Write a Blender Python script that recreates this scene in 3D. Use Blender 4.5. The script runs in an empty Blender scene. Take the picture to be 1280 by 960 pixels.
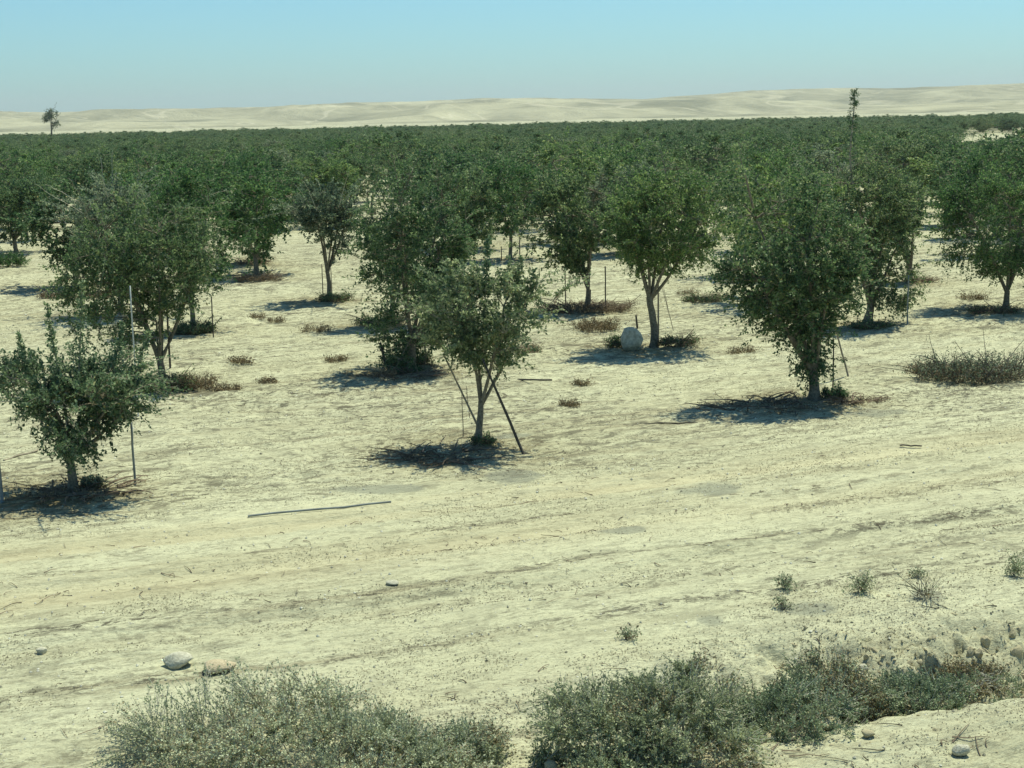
import bpy, math, random
import numpy as np
from mathutils import Vector
R = math.radians
rs = np.random.RandomState(7)
C = bpy.context.scene.collection
sc = bpy.context.scene

# ------------------------------------------------------------------ camera
F, H, CX, CY = 1900.0, 4.5, 640.0, 480.0        # focal length in photo pixels, eye height (railway embankment)
ROLL = R(1.2); PITCH = math.atan((480 - 146) / F)
_f = np.array([0, math.cos(PITCH), -math.sin(PITCH)])
_r0 = np.array([1.0, 0, 0]); _u0 = np.cross(_r0, _f)
_r = math.cos(ROLL) * _r0 - math.sin(ROLL) * _u0
_u = math.sin(ROLL) * _r0 + math.cos(ROLL) * _u0
cam_d = bpy.data.cameras.new('camera'); cam = bpy.data.objects.new('camera', cam_d); C.objects.link(cam)
cam_d.sensor_width = 36; cam_d.lens = 36 * F / 1280; cam_d.clip_start = 0.1; cam_d.clip_end = 30000
from mathutils import Matrix
M = Matrix(((_r[0], _u[0], -_f[0], 0), (_r[1], _u[1], -_f[1], 0), (_r[2], _u[2], -_f[2], H), (0, 0, 0, 1)))
cam.matrix_world = M
sc.camera = cam

def at(px, py, z=0.0):
    d = _f + _r * (px - CX) / F - _u * (py - CY) / F
    t = (z - H) / d[2]
    return d[0] * t, d[1] * t

def height_at(px, py, Y):
    d = _f + _r * (px - CX) / F - _u * (py - CY) / F
    return H + d[2] * (Y / d[1])

# ------------------------------------------------------------------ sky, sun, exposure
SUN_EL, SUN_AZ = R(64), R(33)      # azimuth from +Y towards +X: high sun behind the trees, a little to the right
w = bpy.data.worlds.new('World'); sc.world = w; w.use_nodes = True
nt = w.node_tree; nt.nodes.clear()
sky = nt.nodes.new('ShaderNodeTexSky'); sky.sky_type = 'NISHITA'; sky.sun_disc = False
sky.sun_elevation = SUN_EL; sky.sun_rotation = SUN_AZ
sky.air_density = 1.0; sky.dust_density = 0.6; sky.ozone_density = 1.0; sky.altitude = 300
tint = nt.nodes.new('ShaderNodeMix'); tint.data_type = 'RGBA'; tint.blend_type = 'MULTIPLY'
tint.inputs['Factor'].default_value = 1.0; tint.inputs['B'].default_value = (0.57, 1.04, 1.23, 1)
bg = nt.nodes.new('ShaderNodeBackground'); bg.inputs['Strength'].default_value = 0.090
out = nt.nodes.new('ShaderNodeOutputWorld')
nt.links.new(sky.outputs[0], tint.inputs['A']); nt.links.new(tint.outputs['Result'], bg.inputs[0]); nt.links.new(bg.outputs[0], out.inputs[0])
sd = bpy.data.lights.new('sun', 'SUN'); sd.energy = 4.9; sd.angle = R(0.55); sd.color = (1.0, 0.985, 0.76)
sun = bpy.data.objects.new('sun', sd); C.objects.link(sun)
sdir = Vector((math.sin(SUN_AZ) * math.cos(SUN_EL), math.cos(SUN_AZ) * math.cos(SUN_EL), math.sin(SUN_EL)))
sun.rotation_euler = sdir.to_track_quat('Z', 'Y').to_euler(); sun.location = (0, 0, 60)
sc.render.engine = 'CYCLES'
sc.view_settings.view_transform = 'Standard'; sc.view_settings.look = 'None'
sc.view_settings.exposure = 0.14; sc.view_settings.gamma = 1.0

# ------------------------------------------------------------------ helpers
def mk(name, verts, faces, mats, parent=None, rnd=None, mat_idx=None, smooth=False, link=True):
    """verts (N,3), faces (M,k) -> one mesh object"""
    verts = np.asarray(verts, dtype=np.float32); faces = np.asarray(faces, dtype=np.int32)
    me = bpy.data.meshes.new(name)
    n, k = faces.shape
    me.vertices.add(len(verts)); me.vertices.foreach_set('co', verts.ravel())
    me.loops.add(n * k); me.loops.foreach_set('vertex_index', faces.ravel())
    me.polygons.add(n); me.polygons.foreach_set('loop_start', np.arange(0, n * k, k, dtype=np.int32))
    me.update(calc_edges=True)
    for m in (mats if isinstance(mats, (list, tuple)) else [mats]): me.materials.append(m)
    if mat_idx is not None: me.polygons.foreach_set('material_index', np.asarray(mat_idx, dtype=np.int32))
    me.polygons.foreach_set('use_smooth', np.full(n, smooth, dtype=bool))
    if rnd is not None:
        a = me.attributes.new('rnd', 'FLOAT', 'FACE'); a.data.foreach_set('value', np.asarray(rnd, dtype=np.float32))
    o = bpy.data.objects.new(name, me)
    if link: C.objects.link(o)
    if parent is not None: o.parent = parent
    return o

def tag(o, label=None, cat=None, group=None, kind=None):
    if label: o['label'] = label
    if cat: o['category'] = cat
    if group: o['group'] = group
    if kind: o['kind'] = kind
    return o

def empty(name, loc, rz=0.0):
    o = bpy.data.objects.new(name, None); C.objects.link(o); o.empty_display_size = 0.2
    o.location = loc; o.rotation_euler = (0, 0, rz); return o

def nrm(v): return v / np.maximum(np.linalg.norm(v, axis=-1, keepdims=True), 1e-9)

def tubes(P, Rd, k=3):
    """P (T,m,3) paths, Rd (T,m) radii -> verts, quads"""
    T, m, _ = P.shape
    d = np.gradient(P, axis=1); d = nrm(d)
    ref = np.where(np.abs(d[..., 2:3]) > 0.9, np.array([1.0, 0, 0]), np.array([0, 0, 1.0]))
    a = nrm(np.cross(d, ref)); b = np.cross(d, a)
    th = np.arange(k) * 2 * math.pi / k
    V = P[:, :, None, :] + Rd[:, :, None, None] * (a[:, :, None, :] * np.cos(th)[None, None, :, None] + b[:, :, None, :] * np.sin(th)[None, None, :, None])
    idx = np.arange(T * m * k).reshape(T, m, k)
    q = np.stack([idx[:, :-1, :], np.roll(idx, -1, 2)[:, :-1, :], np.roll(idx, -1, 2)[:, 1:, :], idx[:, 1:, :]], -1)
    return V.reshape(-1, 3), q.reshape(-1, 4)

def leaves(pos, d, L, W, rng, up=1.0):
    n = len(pos)
    d = nrm(d)
    nn = nrm(rng.normal(size=(n, 3)) + np.array([0, 0, up])); s = nrm(np.cross(d, nn)); nn = np.cross(s, d)
    L = L * rng.uniform(0.65, 1.25, (n, 1)); W = W * rng.uniform(0.7, 1.2, (n, 1))
    v = np.stack([pos, pos + d * L * 0.5 + s * W * 0.5 + nn * W * 0.22, pos + d * L, pos + d * L * 0.5 - s * W * 0.5 + nn * W * 0.22], 1)
    return v.reshape(-1, 3), np.arange(n * 4).reshape(n, 4)

def join(parts):
    """list of (verts, faces, matidx, rnd) with equal face size"""
    V, Fc, Mi, Rn, o = [], [], [], [], 0
    for v, f, m, r in parts:
        V.append(v); Fc.append(f + o); o += len(v)
        Mi.append(np.full(len(f), m) if np.isscalar(m) else m); Rn.append(np.full(len(f), r) if np.isscalar(r) else r)
    return np.concatenate(V), np.concatenate(Fc), np.concatenate(Mi), np.concatenate(Rn)

def hash2(ix, iy, seed):
    h = (ix.astype(np.int64) * 374761393 + iy.astype(np.int64) * 668265263 + seed * 974634777) & 0xffffffff
    h = ((h ^ (h >> 13)) * 1274126177) & 0xffffffff
    return ((h ^ (h >> 16)) & 0xffffff) / float(0xffffff)

def vnoise(x, y, seed=0):
    x = np.asarray(x, float); y = np.asarray(y, float)
    ix = np.floor(x); iy = np.floor(y); fx = x - ix; fy = y - iy
    fx = fx * fx * (3 - 2 * fx); fy = fy * fy * (3 - 2 * fy)
    a = hash2(ix, iy, seed); b = hash2(ix + 1, iy, seed); c = hash2(ix, iy + 1, seed); d = hash2(ix + 1, iy + 1, seed)
    return (a * (1 - fx) + b * fx) * (1 - fy) + (c * (1 - fx) + d * fx) * fy

def fbm(x, y, seed=0, oct=4):
    s = 0; a = 0.5; t = 0
    for i in range(oct):
        s = s + a * vnoise(x * 2 ** i, y * 2 ** i, seed + i * 17); t += a; a *= 0.5
    return s / t

# ------------------------------------------------------------------ materials
def newmat(name):
    m = bpy.data.materials.new(name); m.use_nodes = True; n = m.node_tree; n.nodes.clear()
    return m, n, n.nodes, n.links

def leaf_mat(name, dark, mid, light, trans=0.42, rough=0.5, spec=0.25):
    m, n, N, L = newmat(name)
    a = N.new('ShaderNodeAttribute'); a.attribute_name = 'rnd'
    oi = N.new('ShaderNodeObjectInfo')
    ns = N.new('ShaderNodeTexNoise'); ns.inputs['Scale'].default_value = 2.2; ns.inputs['Detail'].default_value = 2
    tc = N.new('ShaderNodeTexCoord'); L.new(tc.outputs['Object'], ns.inputs['Vector'])
    ad = N.new('ShaderNodeMath'); ad.operation = 'ADD'; L.new(a.outputs['Fac'], ad.inputs[0])
    m2 = N.new('ShaderNodeMath'); m2.operation = 'MULTIPLY_ADD'; m2.inputs[1].default_value = 0.9; m2.inputs[2].default_value = -0.45
    L.new(ns.outputs['Fac'], m2.inputs[0]); L.new(m2.outputs[0], ad.inputs[1])
    cr = N.new('ShaderNodeValToRGB'); e = cr.color_ramp.elements
    e[0].position = 0.1; e[0].color = (*dark, 1); e[1].position = 0.93; e[1].color = (*light, 1)
    k = e.new(0.55); k.color = (*mid, 1)
    L.new(ad.outputs[0], cr.inputs[0])
    hs = N.new('ShaderNodeHueSaturation'); L.new(cr.outputs[0], hs.inputs['Color'])
    mr = N.new('ShaderNodeMapRange'); mr.inputs['To Min'].default_value = 0.475; mr.inputs['To Max'].default_value = 0.525
    L.new(oi.outputs['Random'], mr.inputs['Value']); L.new(mr.outputs[0], hs.inputs['Hue'])
    mv = N.new('ShaderNodeMapRange'); mv.inputs['To Min'].default_value = 1.2; mv.inputs['To Max'].default_value = 0.8
    L.new(oi.outputs['Random'], mv.inputs['Value']); L.new(mv.outputs[0], hs.inputs['Value'])
    p = N.new('ShaderNodeBsdfPrincipled'); p.inputs['Roughness'].default_value = rough; p.inputs['Specular IOR Level'].default_value = spec
    L.new(hs.outputs[0], p.inputs['Base Color'])
    t = N.new('ShaderNodeBsdfTranslucent'); L.new(hs.outputs[0], t.inputs['Color'])
    mx = N.new('ShaderNodeMixShader'); mx.inputs[0].default_value = trans
    L.new(p.outputs[0], mx.inputs[1]); L.new(t.outputs[0], mx.inputs[2])
    o = N.new('ShaderNodeOutputMaterial'); L.new(mx.outputs[0], o.inputs[0])
    return m

def noise_mat(name, c1, c2, scale=20, rough=0.85, bump=0.3, bdist=0.01, c3=None, detail=5, attr=False):
    m, n, N, L = newmat(name)
    tc = N.new('ShaderNodeTexCoord'); ns = N.new('ShaderNodeTexNoise'); ns.inputs['Scale'].default_value = scale; ns.inputs['Detail'].default_value = detail
    L.new(tc.outputs['Object'], ns.inputs['Vector'])
    cr = N.new('ShaderNodeValToRGB'); e = cr.color_ramp.elements
    e[0].position = 0.3; e[0].color = (*c1, 1); e[1].position = 0.7; e[1].color = (*c2, 1)
    if c3: k = e.new(0.5); k.color = (*c3, 1)
    src = ns.outputs['Fac']
    if attr:
        a = N.new('ShaderNodeAttribute'); a.attribute_name = 'rnd'; src = a.outputs['Fac']
    L.new(src, cr.inputs[0])
    p = N.new('ShaderNodeBsdfPrincipled'); p.inputs['Roughness'].default_value = rough; p.inputs['Specular IOR Level'].default_value = 0.2
    L.new(cr.outputs[0], p.inputs['Base Color'])
    if bump:
        b = N.new('ShaderNodeBump'); b.inputs['Strength'].default_value = bump; b.inputs['Distance'].default_value = bdist
        L.new(ns.outputs['Fac'], b.inputs['Height']); L.new(b.outputs[0], p.inputs['Normal'])
    o = N.new('ShaderNodeOutputMaterial'); L.new(p.outputs[0], o.inputs[0])
    return m

ML = {
 'green': leaf_mat('leaf_green', (0.048, 0.105, 0.044), (0.130, 0.220, 0.088), (0.290, 0.370, 0.170)),
 'fresh': leaf_mat('leaf_fresh', (0.060, 0.130, 0.045), (0.150, 0.265, 0.085), (0.310, 0.410, 0.150)),
 'grey':  leaf_mat('leaf_grey_green', (0.075, 0.120, 0.072), (0.185, 0.245, 0.150), (0.390, 0.450, 0.280)),
 'olive': leaf_mat('leaf_olive', (0.062, 0.112, 0.055), (0.155, 0.232, 0.115), (0.340, 0.410, 0.220)),
 'salt':  leaf_mat('leaf_saltbush', (0.22, 0.26, 0.15), (0.42, 0.48, 0.30), (0.64, 0.69, 0.47), trans=0.25),
 'salt2': leaf_mat('leaf_dark_saltbush', (0.16, 0.20, 0.11), (0.34, 0.41, 0.23), (0.58, 0.63, 0.40), trans=0.25),
}
MB = noise_mat('bark', (0.11, 0.095, 0.065), (0.27, 0.24, 0.17), scale=30, bump=0.6)
MTW = noise_mat('twig_bark', (0.19, 0.17, 0.12), (0.42, 0.39, 0.29), scale=15, bump=0)
MDW = noise_mat('dead_wood', (0.09, 0.065, 0.045), (0.25, 0.19, 0.13), scale=12, bump=0)
MDL = noise_mat('dead_leaves', (0.11, 0.08, 0.045), (0.33, 0.25, 0.14), attr=True, bump=0)
MDG = noise_mat('dry_saltbush_leaf', (0.20, 0.16, 0.08), (0.38, 0.32, 0.18), bump=0)
MTG = noise_mat('grey_dead_wood', (0.07, 0.065, 0.05), (0.24, 0.22, 0.165), scale=12, bump=0)
MWH = noise_mat('bleached_branch', (0.30, 0.29, 0.22), (0.52, 0.50, 0.40), scale=8, bump=0)
MYL = noise_mat('yellowed_leaf', (0.22, 0.20, 0.07), (0.48, 0.45, 0.20), attr=True, bump=0)
MST = noise_mat('weathered_stake', (0.035, 0.035, 0.03), (0.10, 0.09, 0.07), scale=25, bump=0.3)
MSW = noise_mat('pale_wood', (0.20, 0.17, 0.12), (0.38, 0.33, 0.24), scale=25, bump=0.3)
MPW = noise_mat('white_plastic', (0.38, 0.40, 0.38), (0.58, 0.60, 0.56), scale=8, bump=0, rough=0.5)
MPG = noise_mat('grey_plastic_pipe', (0.16, 0.18, 0.17), (0.30, 0.33, 0.31), scale=6, bump=0, rough=0.45)
MRK = noise_mat('pale_rock', (0.34, 0.32, 0.23), (0.64, 0.62, 0.48), scale=5, bump=0.6, bdist=0.01)
MRB = noise_mat('tan_rock', (0.36, 0.29, 0.18), (0.58, 0.50, 0.34), scale=9, bump=0.6, bdist=0.01)
MCL = noise_mat('dry_clod', (0.30, 0.255, 0.15), (0.55, 0.50, 0.32), scale=9, bump=0.35, bdist=0.03)

ROWD = np.array([0.929, 0.371]); ROWN = np.array([-0.371, 0.929])      # along the tree rows / across them

def ground_mat():
    m, n, N, L = newmat('dry_loess_soil')
    tc = N.new('ShaderNodeTexCoord')
    def mapped(sx, sy, rot=-math.atan2(ROWD[1], ROWD[0])):
        mp = N.new('ShaderNodeMapping'); mp.inputs['Rotation'].default_value = (0, 0, rot)
        L.new(tc.outputs['Object'], mp.inputs['Vector'])
        m2 = N.new('ShaderNodeMapping'); m2.inputs['Scale'].default_value = (sx, sy, 1); L.new(mp.outputs[0], m2.inputs['Vector'])
        return m2.outputs[0]
    def noise(vec, sc_, det=6, ro=0.6, dist=0.0):
        ns = N.new('ShaderNodeTexNoise'); ns.inputs['Scale'].default_value = sc_; ns.inputs['Detail'].default_value = det
        ns.inputs['Roughness'].default_value = ro; ns.inputs['Distortion'].default_value = dist
        L.new(vec, ns.inputs['Vector']); return ns.outputs['Fac']
    def ramp(fac, a, b, va=0.0, vb=1.0):
        r = N.new('ShaderNodeMapRange'); r.inputs['From Min'].default_value = a; r.inputs['From Max'].default_value = b
        r.inputs['To Min'].default_value = va; r.inputs['To Max'].default_value = vb; r.interpolation_type = 'SMOOTHSTEP'
        L.new(fac, r.inputs['Value']); return r.outputs[0]
    def mix(fac, a, b, mode='MIX'):
        x = N.new('ShaderNodeMix'); x.data_type = 'RGBA'; x.blend_type = mode
        if isinstance(fac, float): x.inputs['Factor'].default_value = fac
        else: L.new(fac, x.inputs['Factor'])
        for s, v in (('A', a), ('B', b)):
            if isinstance(v, tuple): x.inputs[s].default_value = (*v, 1)
            else: L.new(v, x.inputs[s])
        return x.outputs['Result']
    def mul(a, b):
        x = N.new('ShaderNodeMath'); x.operation = 'MULTIPLY'
        for i, v in enumerate((a, b)):
            if isinstance(v, float): x.inputs[i].default_value = v
            else: L.new(v, x.inputs[i])
        return x.outputs[0]
    iso = mapped(1, 1); str_ = mapped(0.22, 1.0); lng = mapped(0.05, 1.0)
    base = mix(ramp(noise(str_, 0.8, 5), 0.3, 0.7), (0.560, 0.555, 0.365), (0.665, 0.668, 0.455))
    fine = noise(iso, 38, 4, 0.7)
    base = mix(ramp(fine, 0.3, 0.75), mix(0.35, base, (0.40, 0.35, 0.21)), base)
    at_litter_shadow = N.new('ShaderNodeAttribute'); at_litter_shadow.attribute_name = 'litter'
    at_trk = N.new('ShaderNodeAttribute'); at_trk.attribute_name = 'track'
    # crushed leaf litter streaked along the rows, with painted shadows of ridges and clods
    s1 = noise(mapped(0.45, 1.0), 5.0, 9, 0.78, 0.3); s2 = noise(lng, 3.2, 6, 0.65, 0.2)
    litter_shadow = mul(ramp(s1, 0.47, 0.62), at_litter_shadow.outputs['Fac'])
    s4 = mul(ramp(noise(mapped(0.55, 1.0), 19.0, 8, 0.8, 0.2), 0.515, 0.575), ramp(noise(mapped(0.3, 1.0), 1.6, 5, 0.6), 0.38, 0.58, 0.2, 1.0))
    base = mix(mul(litter_shadow, 0.62), base, (0.230, 0.220, 0.150))
    base = mix(mul(mul(s4, at_litter_shadow.outputs['Fac']), 0.85), base, (0.120, 0.112, 0.078))
    lit2 = mul(ramp(s2, 0.50, 0.64), at_litter_shadow.outputs['Fac'])
    base = mix(mul(lit2, 0.50), base, (0.300, 0.265, 0.165))
    s5 = mul(ramp(noise(mapped(0.36, 1.0), 4.6, 7, 0.70, 0.4), 0.515, 0.58), ramp(noise(mapped(0.35, 1.0), 0.75, 4, 0.6), 0.40, 0.60, 0.15, 1.0))  # litter streaks darkened further by ridge and clod shadow put into the colour
    base = mix(mul(mul(s5, at_litter_shadow.outputs['Fac']), 0.80), base, (0.165, 0.155, 0.105))
    s6 = ramp(noise(mapped(0.5, 1.0), 9.5, 6, 0.7, 0.3), 0.55, 0.60)
    base = mix(mul(mul(s6, at_litter_shadow.outputs['Fac']), 0.80), base, (0.130, 0.120, 0.082))
    spk = mul(ramp(noise(mapped(0.7, 1), 34, 6, 0.8), 0.545, 0.60), ramp(noise(iso, 0.9, 4), 0.38, 0.60, 0.25, 1.0))
    base = mix(mul(spk, 0.75), base, (0.185, 0.170, 0.110))
    # compacted, ochre wheel tracks
    base = mix(mul(at_trk.outputs['Fac'], 0.6), base, mix(ramp(noise(lng, 2.5, 6), 0.35, 0.65), (0.47, 0.40, 0.23), (0.61, 0.55, 0.34)))
    at_under_shade = N.new('ShaderNodeAttribute'); at_under_shade.attribute_name = 'under'
    base = mix(mul(at_under_shade.outputs['Fac'], ramp(noise(mapped(0.7, 1), 12, 7, 0.75), 0.36, 0.56)), base, (0.235, 0.190, 0.095))  # litter brown that also paints a warmer, darker tone into the tree shade
    at_patch = N.new('ShaderNodeAttribute'); at_patch.attribute_name = 'grey_patch'
    base = mix(mul(at_patch.outputs['Fac'], 0.62), base, (0.215, 0.225, 0.175))  # darker grey patches at listed spots
    wsp = ramp(noise(iso, 60, 3, 0.5), 0.70, 0.78)
    base = mix(mul(wsp, 0.6), base, (0.74, 0.73, 0.60))
    p = N.new('ShaderNodeBsdfPrincipled'); p.inputs['Roughness'].default_value = 0.95; p.inputs['Specular IOR Level'].default_value = 0.1
    L.new(base, p.inputs['Base Color'])
    b = N.new('ShaderNodeBump'); b.inputs['Strength'].default_value = 0.9; b.inputs['Distance'].default_value = 0.03
    L.new(noise(mapped(0.5, 1), 22, 8, 0.75), b.inputs['Height'])
    b2 = N.new('ShaderNodeBump'); b2.inputs['Strength'].default_value = 0.7; b2.inputs['Distance'].default_value = 0.07
    L.new(noise(str_, 4.5, 5, 0.6), b2.inputs['Height']); L.new(b.outputs[0], b2.inputs['Normal'])
    L.new(b2.outputs[0], p.inputs['Normal'])
    o = N.new('ShaderNodeOutputMaterial'); L.new(p.outputs[0], o.inputs[0])
    return m
MGR = ground_mat()

# ------------------------------------------------------------------ ground (one sheet)
DITCH = np.array([(-9.0, 8.2), (-2.0, 10.0), (0.6, 10.85), (1.9, 11.45), (3.0, 11.75), (4.2, 11.95), (7.5, 12.9), (16, 15.5)])
def seg_dist(x, y, line):
    """distance to a polyline, signed (+ on its far side), and x-progress"""
    best = np.full(x.shape, 1e9); sgn = np.zeros(x.shape); best_s = np.zeros(x.shape)
    for i in range(len(line) - 1):
        a, b = line[i], line[i + 1]; ab = b - a
        t = np.clip(((x - a[0]) * ab[0] + (y - a[1]) * ab[1]) / (ab @ ab), 0, 1)
        dx = x - (a[0] + ab[0] * t); dy = y - (a[1] + ab[1] * t); d = np.hypot(dx, dy)
        m = d < best
        best = np.where(m, d, best); sgn = np.where(m, np.sign(ab[0] * dy - ab[1] * dx), sgn); best_s = np.where(m, i + t, best_s)
    return best * sgn, best_s

def sstep(a, b, v):
    t = np.clip((v - a) / (b - a), 0, 1); return t * t * (3 - 2 * t)

TREE_XY = []        # filled below, before the ground is built (mounds and litter under trees)

HOLES = [(*at(px, py, -0.18), a_, b_, d_) for px, py, a_, b_, d_ in ((1172, 832, 0.17, 0.15, 1.0), (1232, 826, 0.11, 0.12, 0.9), (1122, 842, 0.12, 0.10, 0.8), (1262, 838, 0.09, 0.10, 0.8), (1080, 812, 0.09, 0.07, 0.5), (1205, 812, 0.07, 0.08, 0.6))]
def h_base(x, y, detail=True):
    x = np.asarray(x, float); y = np.asarray(y, float)
    r = np.hypot(x, y)
    u = x * ROWD[0] + y * ROWD[1]; v = x * ROWN[0] + y * ROWN[1]
    near = 1 - sstep(90, 160, r)
    h = (fbm(x * 0.2, y * 0.2, 3, 3) - 0.5) * 0.12 * near
    # shallow plough ridges in the orchard
    orch = sstep(17.4, 19.5, v) * near
    warp = (fbm(u * 0.25, v * 0.5, 11, 3) - 0.5) * 2.2
    ph = (v + warp) / 0.85
    h = h + orch * 0.030 * (1 - np.abs(2 * (ph - np.floor(ph)) - 1) * 2) * (0.2 + 1.2 * vnoise(u * 0.5, v * 0.8, 5))
    # wheel ruts on the headland track
    for vc in (15.0, 16.5, 13.2):
        wv = v - vc - (vnoise(u * 0.2, 0, 9) - 0.5) * 0.4
        h = h - 0.045 * np.exp(-(wv / 0.24) ** 4) + 0.022 * np.exp(-((np.abs(wv) - 0.36) / 0.10) ** 2) * (0.3 + vnoise(u * 1.5, v, 12))
    # ditch and its banks
    d, s = seg_dist(x, y, DITCH)
    right = sstep(0.3, 2.8, x)
    nz = (fbm(x * 1.6, y * 1.6, 21, 4) - 0.5)
    dd = d + nz * 0.75
    prof = -(0.14 + 0.30 * right) * np.exp(-(np.abs(dd - 0.05) / (0.55 + 0.20 * right)) ** 2.4)
    h = h + prof * (r < 30)
    h = h + 0.12 * right * np.exp(-((dd + 1.15) / 0.45) ** 2) * (r < 30)
    lump = sstep(1.15, 0.3, np.abs(d - 0.35)) * right * (r < 30)
    # broken bank: cellular lumps and dark hollows
    cell = np.abs(2 * fbm(x * 3.3, y * 3.3, 33, 3) - 1)
    hol = 0
    for (hx, hy, ha, hb, hd) in HOLES:
        hol = hol + hd * (1 - sstep(0.6, 1.0, np.hypot((x - hx) / ha, (y - hy) / hb) + (fbm(x * 11, y * 11, 37, 3) - 0.5) * 1.9))
    h = h + lump * (0.26 * (fbm(x * 4.5, y * 4.5, 34, 4) - 0.45) + 0.14 * (fbm(x * 11, y * 11, 36, 3) - 0.5) - 0.08 * (1 - cell) ** 3 - 0.55 * hol)
    # crumbly soil on the near bank
    bank = sstep(-0.45, -1.0, d) * sstep(20, 12, r)
    h = h + bank * 0.07 * (fbm(x * 5, y * 5, 41, 4) - 0.5)
    if detail:
        fine = 1 - sstep(28, 50, r)
        h = h + (0.026 + 0.064 * orch) * (fbm(x * 2.6, y * 3.2, 51, 4) - 0.5) * near + 0.016 * (fbm(x * 9, y * 12, 61, 3) - 0.5) * fine
    return h

def gz(x, y): return float(h_base(np.array([x]), np.array([y]), False)[0])

def build_ground():
    rad = np.concatenate([np.linspace(0.6, 8.5, 8)[:-1], 8.5 * (50 / 8.5) ** np.linspace(0, 1, 560), 50 * (9000 / 50) ** np.linspace(0, 1, 90)[1:]])
    a0 = np.linspace(R(-23), R(23), 480); extra = np.linspace(R(23), R(337), 60)[1:-1]
    ang = np.concatenate([a0, extra]); nA = len(ang); nR = len(rad)
    A, Rr = np.meshgrid(ang, rad)
    X = Rr * np.sin(A); Y = Rr * np.cos(A)
    Z = h_base(X, Y)
    V = np.concatenate([np.stack([X, Y, Z], -1).reshape(-1, 3), [[0, 0, 0]]])
    i = np.arange(nR * nA).reshape(nR, nA); j = np.roll(i, -1, 1)
    q = np.stack([i[:-1], j[:-1], j[1:], i[1:]], -1).reshape(-1, 4)[:, ::-1]
    o = mk('ground', V, q, MGR, smooth=True)
    # little cap under the camera keeps the sheet closed
    me = o.data
    x, y = V[:, 0], V[:, 1]; u = x * ROWD[0] + y * ROWD[1]; v = x * ROWN[0] + y * ROWN[1]
    litter_shadow = 0.42 + 0.58 * sstep(16.5, 18.6, v)
    litter_shadow *= 0.50 + 0.9 * vnoise(u * 0.25, v * 0.6, 77)
    litter_shadow += 0.45 * np.exp(-((v - 12.6) / 0.9) ** 2) * sstep(-1, 3, x)
    if TREE_XY:
        for (tx, ty, tr) in TREE_XY:
            if math.hypot(tx, ty) < 60: litter_shadow += 1.0 * np.exp(-(((x - tx + 0.3) / tr) ** 2 + ((y - ty + 0.2) / tr) ** 2))  # litter under trees, denser on the shadow side to darken the shade by colour
    for vl in (15.42, 14.6, 16.1, 13.6, 12.0): litter_shadow += 1.6 * np.exp(-((v - vl - (vnoise(u * 0.3, v * 0, 44) - 0.5) * 0.5) / 0.10) ** 2) * vnoise(u * 1.2, v * 3, 45)
    trk = np.zeros_like(litter_shadow)
    for vc, wd in ((14.8, 0.55), (16.5, 0.45)): trk += 0.8 * np.exp(-((v - vc) / wd) ** 2) * (0.4 + 0.8 * vnoise(u * 0.5, v * 2, 90))
    gpatch = np.zeros_like(litter_shadow)  # uneven grey patches, darker than the soil around them
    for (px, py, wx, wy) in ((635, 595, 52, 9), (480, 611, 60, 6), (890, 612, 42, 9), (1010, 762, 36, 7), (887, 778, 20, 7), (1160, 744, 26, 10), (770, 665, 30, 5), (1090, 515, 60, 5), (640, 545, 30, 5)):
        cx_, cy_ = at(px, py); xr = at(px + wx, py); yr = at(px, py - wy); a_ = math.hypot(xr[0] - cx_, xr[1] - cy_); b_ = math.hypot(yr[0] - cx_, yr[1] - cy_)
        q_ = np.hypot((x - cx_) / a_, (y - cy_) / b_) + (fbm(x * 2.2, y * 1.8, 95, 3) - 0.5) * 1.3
        gpatch = np.maximum(gpatch, 1 - sstep(0.65, 1.0, q_))
    under_shade = np.zeros_like(litter_shadow)  # litter under trees, shifted to the shadow side to tint the shade
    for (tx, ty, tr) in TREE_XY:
        if math.hypot(tx, ty) < 60: under_shade = np.maximum(under_shade, np.exp(-(((x - tx + 0.25) / 1.15) ** 2 + ((y - ty + 0.45) / 1.0) ** 2) * 1.2))
    under_shade = np.clip(under_shade * (0.5 + 1.0 * fbm(x * 1.5, y * 1.5, 97, 3)), 0, 1)
    for nm, arr in (('under', under_shade), ('litter', litter_shadow), ('track', trk), ('grey_patch', gpatch)):
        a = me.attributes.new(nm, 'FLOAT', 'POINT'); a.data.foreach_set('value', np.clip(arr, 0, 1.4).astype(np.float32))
    tag(o, 'pale dry sandy soil with wheel tracks and plough lines', kind='structure')
    return o

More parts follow.
